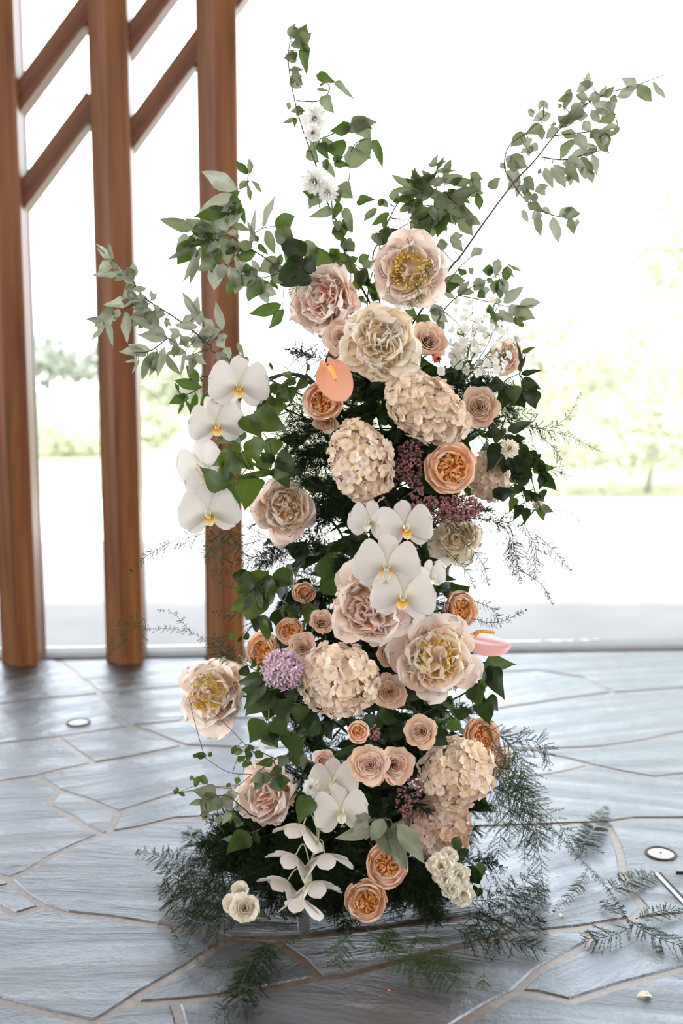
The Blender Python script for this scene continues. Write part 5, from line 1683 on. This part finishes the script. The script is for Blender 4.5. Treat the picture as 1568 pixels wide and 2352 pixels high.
# ------------------------------------------------------------------ ferns
def fern_geo(path, width, dens=1.0, flat=0.35, needle=.0055, taper=True, seed=0, nrm=None, nw=.0006):
    """feathery asparagus fern along a path: side branchlets set with needle leaves"""
    r = np.random.default_rng(seed)
    P = np.array([tuple(p) for p in path])
    seg = np.linalg.norm(np.diff(P, axis=0), axis=1)
    cum = np.concatenate([[0], np.cumsum(seg)])
    L = cum[-1]
    nb = int(max(8, L / .0085 * dens)) * 2
    t = np.sort(r.uniform(.06, 1, nb))
    pos = np.stack([np.interp(t * L, cum, P[:, k]) for k in range(3)], 1)
    pos2 = np.stack([np.interp(np.minimum(t * L + .004, L + 0), cum, P[:, k]) for k in range(3)], 1)
    tan = pos2 - pos
    nn = np.linalg.norm(tan, axis=1)[:, None]
    lastt = (P[-1] - P[-2]) / max(1e-6, np.linalg.norm(P[-1] - P[-2]))
    tan = np.where(nn > 1e-6, tan / np.maximum(nn, 1e-9), lastt)
    n0 = np.array(nrm if nrm is not None else (0.1, -.75, .65))
    side = np.cross(tan, n0)
    side /= np.maximum(np.linalg.norm(side, axis=1)[:, None], 1e-6)
    sg = np.where(np.arange(nb) % 2 == 0, 1, -1)[:, None]
    d = tan * .62 + side * sg * .8 + r.normal(size=(nb, 3)) * flat * .5
    d /= np.linalg.norm(d, axis=1)[:, None]
    wprof = np.sin(PI * np.clip(t * .86 + .12, 0, 1)) ** .8 if taper else np.ones(nb)
    bl = width * wprof * r.uniform(.65, 1.1, nb)
    m = 15
    f = np.linspace(.12, 1, m)[None, :, None]
    bend = np.array([0, 0, -1.0]) * .25
    Q = pos[:, None] + (d[:, None] * f + bend * f ** 2 * .5) * bl[:, None, None]
    # branchlet stems
    A0 = pos
    A1 = Q[:, -1]
    k = 4
    Nd = d[:, None, None] * .7 + r.normal(size=(nb, m, k, 3)) * (.55 + flat * .4)
    Nd /= np.linalg.norm(Nd, axis=3)[..., None]
    nl = needle * r.uniform(.6, 1.3, (nb, m, k, 1)) * np.clip(bl / .03, .5, 1.2)[:, None, None, None]
    keep = (r.random((nb, m, k)) < np.clip(bl / .03, .3, 1)[:, None, None])
    B0 = np.broadcast_to(Q[:, :, None], (nb, m, k, 3))[keep]
    B1 = (Q[:, :, None] + Nd * nl)[keep]
    S0, S1 = np.concatenate([A0, B0]), np.concatenate([A1, B1])
    w = np.concatenate([np.full(len(A0), .00045), np.full(len(B0), nw)])[:, None]
    dd = S1 - S0
    dd /= np.maximum(np.linalg.norm(dd, axis=1)[:, None], 1e-9)
    pr = np.cross(dd, r.normal(size=dd.shape))
    pr /= np.maximum(np.linalg.norm(pr, axis=1)[:, None], 1e-9)
    V = np.stack([S0 - pr * w, S0 + pr * w, S1 + pr * w * .5], 1).reshape(-1, 3)
    return V, np.arange(len(V)).reshape(-1, 3)

def fern_from_path(label, pts, width, mat='fern', dens=1.0, flat=.35, group='trailing ferns', stem='dkstem', sr=.0010, name='asparagus_fern', nrm=None):
    pts = [clear_of_heads(p, .012) for p in pts]
    base = pts[0]
    path = smooth_path([p - base for p in pts], 8)
    t = thing(name, label, 'fern', base, group)
    V, F = fern_geo(path, width, dens * 1.25, flat, needle=.0046, seed=random.randint(0, 99999), nrm=nrm, nw=.00042)
    V[:, 2] = np.maximum(V[:, 2], .0015 + .002 * rng.random(len(V)) - base.z)      # needles rest on the stone
    o = obj('needles', mesh('needles', V, F, MAT[mat], smooth=False), t)
    o['kind'] = 'stuff'
    obj('stem', Tubes().add(path, sr, sr * .5, 5).mesh('stem', MAT[stem]), t)
    return t

def air(pts, Y, dY=0.0):
    n = len(pts)
    return [at(x, y, Y + dY * i / max(1, n - 1)) for i, (x, y) in enumerate(pts)]

def onfloor(pts, z0=.02, z1=.012):
    n = len(pts)
    return [ground(x, y, z0 + (z1 - z0) * i / max(1, n - 1)) for i, (x, y) in enumerate(pts)]

LBL_R = 'feathery green fern trailing down the flank below the low peach rose'
for pts, Y, dY, wd in [
 ([(1110, 1700), (1180, 1760), (1220, 1870), (1245, 1960)], 2.10, -.02, .055),
 ([(1110, 1690), (1190, 1695), (1250, 1715), (1264, 1770)], 2.15, .05, .045),
 ([(1110, 1720), (1160, 1800), (1172, 1880), (1166, 1950)], 2.10, -.02, .05),
 ([(1120, 1740), (1215, 1830), (1285, 1895), (1328, 1975)], 2.12, -.02, .05),
 ([(1130, 1700), (1190, 1800), (1235, 1950), (1252, 2070)], 2.13, -.06, .045),
 ([(1100, 1750), (1140, 1830), (1150, 1900), (1140, 1990)], 2.12, 0, .05),
 ([(1120, 1680), (1160, 1700), (1200, 1760), (1215, 1830)], 2.17, 0, .06),
 ([(1120, 1800), (1190, 1840), (1230, 1900), (1225, 1980)], 2.12, 0, .05),
 ([(1100, 1660), (1150, 1690), (1185, 1730), (1190, 1800)], 2.14, 0, .05),
 ([(1120, 1770), (1180, 1830), (1200, 1900), (1205, 1990)], 2.08, 0, .045),
]:
    fern_from_path(LBL_R, air(pts, Y, dY), wd, random.choice(['fern', 'fern3', 'fern2']), .75)
LBL_L = 'lacy fern frond trailing out over the stone towards the floor light'
for pts, wd in [([(1180, 1850), (1250, 1890), (1330, 1970), (1400, 2050), (1450, 2130)], .012), ([(1310, 1950), (1340, 1935), (1365, 1900), (1392, 1852)], .040), ([(1290, 1935), (1320, 1930), (1350, 1945), (1385, 1960)], .035),
                ([(1395, 2045), (1440, 2025), (1500, 2003)], .045), ([(1350, 1995), (1325, 2040), (1270, 2095)], .02), ([(1450, 2130), (1400, 2150), (1335, 2158)], .045), ([(1440, 2110), (1500, 2150), (1568, 2175), (1610, 2205)], .045), ([(1460, 2110), (1530, 2090), (1590, 2100)], .03), ([(1430, 2105), (1410, 2080), (1380, 2070)], .03)]:
    fern_from_path(LBL_L, onfloor(pts, .05 if pts[0][1] < 1900 else .02), wd, 'fern2', 1.0, .15, 'lacy fronds on the floor', nrm=(0, -.2, 1))
LBL_W = 'wispy fern tendril floating out beside the drooping dark leafy branch'
for pts, wd in [([(1140, 965), (1220, 980), (1300, 1000), (1385, 1040)], .02), ([(1150, 950), (1240, 985), (1300, 960), (1335, 900)], .018), ([(1160, 940), (1215, 985), (1222, 1040), (1218, 1095)], .015), ([(1220, 1080), (1270, 1080), (1312, 1095)], .02),
                ([(1130, 950), (1190, 970), (1245, 985), (1275, 1010)], .035), ([(1240, 1000), (1280, 1040), (1290, 1090)], .02), ([(1100, 920), (1170, 945), (1230, 950)], .04)]:
    fern_from_path(LBL_W, air(pts, 2.12, .03), wd, 'fern', .8, .5, 'wispy fern tendrils', sr=.0007)
LBL_H = 'hanging fern wisp below the small hydrangea and mauve lilac'
for pts, wd in [([(1080, 1190), (1160, 1200), (1240, 1235), (1310, 1310)], .03), ([(1130, 1190), (1175, 1240), (1195, 1340)], .03), ([(1100, 1190), (1165, 1220), (1180, 1320)], .035), ([(1160, 1180), (1250, 1170), (1320, 1185), (1345, 1240)], .02),
                ([(1060, 1240), (1105, 1290), (1122, 1345)], .025), ([(1020, 1260), (1070, 1310), (1090, 1350)], .02), ([(1040, 1170), (1120, 1185), (1180, 1210), (1220, 1240)], .045), ([(1000, 1200), (1060, 1190), (1140, 1200)], .04), ([(1200, 1200), (1230, 1260), (1225, 1330)], .03),
                ([(1080, 1420), (1140, 1430), (1210, 1400)], .015), ([(1090, 1380), (1130, 1400), (1150, 1440)], .02), ([(1180, 1300), (1240, 1340), (1270, 1390)], .012)]:
    fern_from_path(LBL_H, air(pts, 2.06, .03), wd, 'fern', .9, .55, 'hanging fern wisps', sr=.0008)
LBL_O = 'fine fern spray drifting out below the arching white orchids'
for pts, wd in [([(640, 1240), (540, 1228), (430, 1232), (340, 1275), (295, 1316)], .028), ([(620, 1235), (550, 1205), (480, 1195), (450, 1215)], .012), ([(620, 1270), (550, 1290), (480, 1318)], .03), ([(600, 1240), (540, 1255), (490, 1250), (470, 1290)], .04), ([(620, 1360), (550, 1350), (500, 1335)], .02), ([(600, 1390), (540, 1410), (490, 1405)], .02)]:
    fern_from_path(LBL_O, air(pts, 2.08, .05), wd, random.choice(['fern', 'fern2']), .9, .5, 'fine fern sprays', sr=.0008)
LBL_P = 'thin fern tendril with sparse tufts in front of the timber post bases'
for pts, wd in [([(600, 1530), (500, 1490), (430, 1450), (330, 1448), (250, 1500)], .012), ([(330, 1448), (290, 1440), (255, 1480), (248, 1515)], .022), ([(345, 1450), (310, 1425), (270, 1430)], .022), ([(560, 1530), (510, 1490), (480, 1450)], .03), ([(440, 1455), (400, 1410), (360, 1400)], .012), ([(540, 1520), (500, 1500), (520, 1450)], .03), ([(330, 1450), (325, 1480), (305, 1510)], .016)]:
    fern_from_path(LBL_P, air(pts, 2.12 if pts[0][0] > 500 else 2.19, .1 if pts[0][0] > 500 else .02), wd, 'fern2', .8, .4, 'thin fern tendrils', sr=.0006)
LBL_B = 'soft fern frond spilling over the floor beside the ivory spray roses'
for pts in [[(560, 2050), (450, 2000), (350, 1962), (312, 1955)], [(540, 2070), (440, 2060), (360, 2035)], [(540, 2090), (450, 2085), (372, 2055)], [(560, 2100), (480, 2120), (400, 2100)], [(540, 2010), (460, 1960), (432, 1900)], [(520, 2050), (420, 2025), (372, 1992)],
            [(560, 2080), (470, 2050), (400, 2050)], [(560, 2110), (490, 2100), (430, 2085)], [(570, 2030), (500, 1990), (470, 1930)], [(560, 2060), (480, 2030), (440, 1970)]]:
    fern_from_path(LBL_B, onfloor(pts, .05, .03), .05, random.choice(['fern', 'fern2', 'fern']), 1.0, .6, 'fern fronds on the floor')
LBL_F = 'green fern frond lying flat on the dark stone in front of the arrangement'
for pts, wd, mt in [([(740, 2130), (600, 2190), (500, 2220), (430, 2190), (392, 2130)], .012, 'fern3'), ([(620, 2150), (590, 2230), (540, 2300), (480, 2345)], .045, 'fern'), ([(580, 2200), (550, 2290), (600, 2335)], .04, 'fern'), ([(640, 2160), (600, 2200), (560, 2260)], .05, 'fern'),
                ([(800, 2130), (785, 2180), (770, 2225)], .035, 'fern3'), ([(840, 2130), (880, 2170), (900, 2130)], .03, 'fern3'), ([(950, 2140), (1000, 2210), (1062, 2285)], .055, 'fern3'), ([(880, 2165), (960, 2225), (1055, 2230)], .04, 'fern3'), ([(860, 2120), (890, 2150), (905, 2185)], .04, 'fern3'),
                ([(1050, 2120), (1140, 2150), (1255, 2185)], .045, 'fern'), ([(1060, 2110), (1180, 2090), (1255, 2030)], .05, 'fern'), ([(1070, 2100), (1180, 2130), (1250, 2110)], .05, 'fern'), ([(1060, 2070), (1150, 2060), (1240, 2005)], .05, 'fern'), ([(1112, 2235), (1108, 2272)], .018, 'fern3'), ([(1040, 2130), (1100, 2160), (1150, 2180)], .05, 'fern')]:
    fern_from_path(LBL_F, onfloor(pts, .04, .012), wd, mt, 1.1, .2 if mt == 'fern3' else .5, 'fern fronds on the dark stone', nrm=(0, -.3, 1))
for pts, Y, wd, lab in [([(1000, 600), (955, 650), (940, 710)], 2.065, .02, 'topmost yellow-centred peony'), ([(1000, 610), (960, 660), (965, 700)], 2.06, .018, 'topmost yellow-centred peony'), ([(715, 640), (670, 670), (655, 745)], 2.075, .016, 'packed pink peony'), ([(720, 645), (690, 630), (665, 660)], 2.075, .012, 'packed pink peony'), ([(692, 1095), (678, 1150), (660, 1195)], 1.975, .014, 'cream peach peony')]:
    fern_from_path('fresh green fern tip lying across the ' + lab, air(pts, Y), wd, 'fern3', .8, .3, 'fern tips over flowers', sr=.0007)
LBL_Z = 'airy fern sprig poking out between the packed pink peony and coral anthurium'
for pts, wd in [([(730, 790), (680, 825), (640, 870)], .02), ([(700, 930), (650, 950), (600, 960)], .05), ([(720, 960), (660, 990), (610, 1040)], .05), ([(690, 900), (640, 900), (610, 930)], .04), ([(730, 800), (690, 850), (650, 900)], .02)]:
    fern_from_path(LBL_Z, air(pts, 2.06), wd, 'fern', 1.0, .6, 'airy fern sprigs')
for pts in [[(780, 1020), (740, 1080), (680, 1110)], [(775, 960), (720, 1010), (690, 1060)], [(765, 1080), (720, 1040), (650, 1030)], [(795, 1060), (755, 1110), (750, 1160)], [(765, 990), (700, 980), (650, 1000)], [(790, 940), (700, 1000), (620, 1010)], [(790, 1000), (690, 1050), (600, 1060)], [(770, 1050), (700, 1090), (640, 1080)], [(790, 900), (700, 930), (640, 915)], [(795, 1100), (755, 1130), (745, 1210)], [(800, 1150), (760, 1210), (715, 1270)],
            [(800, 980), (720, 960), (650, 975)], [(800, 860), (770, 940), (800, 990)], [(1060, 980), (1150, 1000), (1205, 1035)], [(860, 880), (820, 910), (780, 900)]]:
    fern_from_path('dense dark fern spray beside the ' + landmark(at(*pts[1], 2.1)), air(pts, 2.11, -.03), .055, 'fern', 1.6, .8, 'dense fern sprays')
# curly tendril over the topmost peony
tw = thing('curly_tendril', 'thin curly brown tendril looping across the topmost peony', 'twig', at(935, 548, 2.08))
b0 = at(935, 548, 2.08)
obj('stem', Tubes().add([p - b0 for p in smooth_path(air([(935, 548), (946, 585), (920, 610), (912, 640), (895, 655), (895, 680)], 2.08, -.03), 6)], .0008, .0006, 5).mesh('stem', MAT['twig']), tw)
obj('side_shoot', Tubes().add([p - b0 for p in smooth_path(air([(946, 580), (965, 595), (968, 612)], 2.068, -.01), 6)], .0006, .0004, 5).mesh('side_shoot', MAT['twig']), tw)

# filler ferns in the body: shared meshes, each frond its own object
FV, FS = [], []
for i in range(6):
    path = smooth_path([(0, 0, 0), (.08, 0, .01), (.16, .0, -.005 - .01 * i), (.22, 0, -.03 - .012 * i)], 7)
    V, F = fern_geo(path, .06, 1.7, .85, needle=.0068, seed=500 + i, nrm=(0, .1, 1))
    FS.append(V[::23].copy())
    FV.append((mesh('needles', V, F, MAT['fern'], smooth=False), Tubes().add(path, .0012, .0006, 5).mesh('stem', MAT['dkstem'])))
def fill_fern(sample, label, group):
    """sample() -> (P, direction, scale); keeps the try that meets the fewest flower heads"""
    best = None
    for _ in range(40):
        P, d, scale = sample()
        x = d.normalized()
        z = Vector((j(0, .5), j(-.4, .4), 1))
        y = z.cross(x).normalized()
        z = x.cross(y)
        M = Matrix((x, y, z)).transposed().to_4x4() @ Matrix.Scale(scale, 4)
        M.translation = P
        v = random.randrange(len(FV))
        A = np.array(M)
        W_ = FS[v] @ A[:3, :3].T + A[:3, 3]
        lo = float(W_[:, 2].min())
        if lo < .004:
            M.translation.z += .004 - lo
            W_[:, 2] += .004 - lo
        cost = n_inside(W_) + (max(0, .004 - lo) * 600)
        if best is None or cost < best[0]:
            best = (cost, M, v, P, d)
        if cost < 3:
            break
    _, M, v, P, d = best
    t = thing('asparagus_fern', label(P + d * .13), 'fern', M.translation, group)
    t.matrix_basis = M
    nm, sm = FV[v]
    obj('needles', nm, t)['kind'] = 'stuff'
    obj('stem', sm, t)

def body_pt(py, ang, k):
    """point inside the body: ang 0 = facing the camera"""
    cx, hw = body(py)
    c = at(cx, py, Y0)
    s = mpp(c)
    hwm = hw * s
    Db = min(.20, hwm)
    return Vector((c.x + math.sin(ang) * hwm * k, Y0 - math.cos(ang) * Db * k, c.z)), Vector((math.sin(ang), -math.cos(ang) * .8, 0))

def in_body():
    py = random.uniform(840, 1930)
    ang = random.uniform(-1.9, 1.9)
    P, d = body_pt(py, ang, random.uniform(.15, .5))
    return P, d + Vector((j(0, .5), j(0, .3), j(-.15, .6))), random.uniform(.45, .62) if abs(ang) < .9 else random.uniform(.6, .9)
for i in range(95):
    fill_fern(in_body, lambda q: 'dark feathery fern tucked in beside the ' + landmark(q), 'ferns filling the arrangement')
def at_foot():
    a = random.uniform(-1.7, 1.7) if FOOT % 4 else random.uniform(-2.6, 2.6)
    P = Vector((at(815, 2006, Y0).x + math.sin(a) * random.uniform(.05, .17), Y0 - .04 - math.cos(a) * random.uniform(.02, .12), random.uniform(.02, .18)))
    d = Vector((math.sin(a), -math.cos(a) * .62, random.uniform(-.2, .3)))
    if abs(a) < .6:
        P.z = min(P.z, .07)
        d.z = min(d.z, .08)
    if P.z < .08:
        d.z = abs(d.z) * .5 + .06
    return P, d, random.uniform(.55, .85) if abs(a) < .8 else random.uniform(.6, .95)
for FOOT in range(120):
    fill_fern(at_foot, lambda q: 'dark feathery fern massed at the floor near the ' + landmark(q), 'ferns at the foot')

# dark leafy sprigs deep in the body
def fill_sprig(P, d, n, size, mats, length):
    t = thing('greenery_sprig', 'dark leafy sprig set deep behind the ' + landmark(P + d * .1), 'sprig', P, 'dark sprigs inside the arrangement')
    tb = Tubes()
    L = length
    side = d.cross(Vector((0, 0, 1))).normalized()
    path = smooth_path([Vector((0, 0, 0)), d * L * .5 + Vector((0, 0, .01)), d * L + Vector((0, 0, -.02))], 6)
    tb.add(path, .0018, .0008, 5)
    for i in range(n):
        q = path[int((i + 1) / n * (len(path) - 1))]
        s = side * (1 if i % 2 else -1)
        dd = (d * .5 + s * .8 + Vector((j(0, .4), j(0, .4), j(-.2, .4)))).normalized()
        l = size * random.uniform(.8, 1.25)
        tip = q + dd * l
        mid = P + (q + tip) / 2
        sh = clear_of_heads(mid, .016, True) - mid
        lowest = min((P + q + sh).z, (P + tip + sh).z) - .3 * l
        if lowest < .004:
            sh.z += .004 - lowest
        if sh.length > .004:
            tb.add([q, q + sh], .0008, .0006, 4)
            q = q + sh
        obj('leaf', leaf_variant('ovate', random.choice(mats)), t, leaf_matrix(q, q + dd * l, l * random.uniform(.5, .68), .5, nrm=(d + Vector((j(0, .5), -.4, j(.3, .5)))).normalized()))
    obj('stem', tb.mesh('stem', MAT['dkstem']), t)
for i in range(170):
    py = 800 + 1190 * (i + random.random()) / 170
    ang = random.uniform(-2.8, 2.8)
    front = abs(ang) < 1.0
    P, d = body_pt(py, ang, random.uniform(.0, .22 if front else .5))
    d = (d + Vector((j(0, .5), 0, j(0, .7) if py < 1850 else j(.4, .3)))).normalized()
    P.z = max(P.z, .06)
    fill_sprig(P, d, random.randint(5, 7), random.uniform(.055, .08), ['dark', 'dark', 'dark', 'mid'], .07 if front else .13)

# ------------------------------------------------------------------ litter on the floor
def litter(name, label, px, py, size, mat, cat, rz=0.3):
    c = ground(px, py, .003)
    V, F, uv = petal_open(size, size * .7, 0, 0, 25, -20, .35, .12, .1, nu=6, nv=6)
    o = obj(name, mesh(name, V, F, MAT[mat], uv), None)
    o.location = c
    o.rotation_euler = (0, 0, rz)
    tag(o, label, cat)
litter('fallen_petal', 'dry cream petal lying alone on the stone floor', 1462, 2288, .026, 'cream_rose', 'petal', .1)
litter('fallen_petal', 'tiny pale petal scrap on the stone beside the lacy frond', 1286, 2106, .013, 'cream_rose', 'petal', 1.0)
litter('fallen_leaf', 'small dry leaf scrap under the lacy frond tips', 1500, 2178, .018, 'grey', 'leaf', .0)
litter('fallen_leaf', 'reddish speck of leaf on the dark stone', 888, 2275, .007, 'coral', 'leaf', .0)
tw = thing('dry_twig', 'pale dry twig lying across a mortar joint', 'twig', ground(360, 2123))
b0 = ground(360, 2123)
tb = Tubes().add([p - b0 for p in smooth_path([ground(360, 2123, .003), ground(378, 2100, .006), ground(396, 2080, .012), ground(403, 2066, .018)], 5)], .0014, .001, 5)
tb.add([p - b0 for p in [ground(396, 2080, .012), ground(407, 2070, .012)]], .0012, .0008, 5)
obj('stem', tb.mesh('stem', MAT['drytwig']), tw)
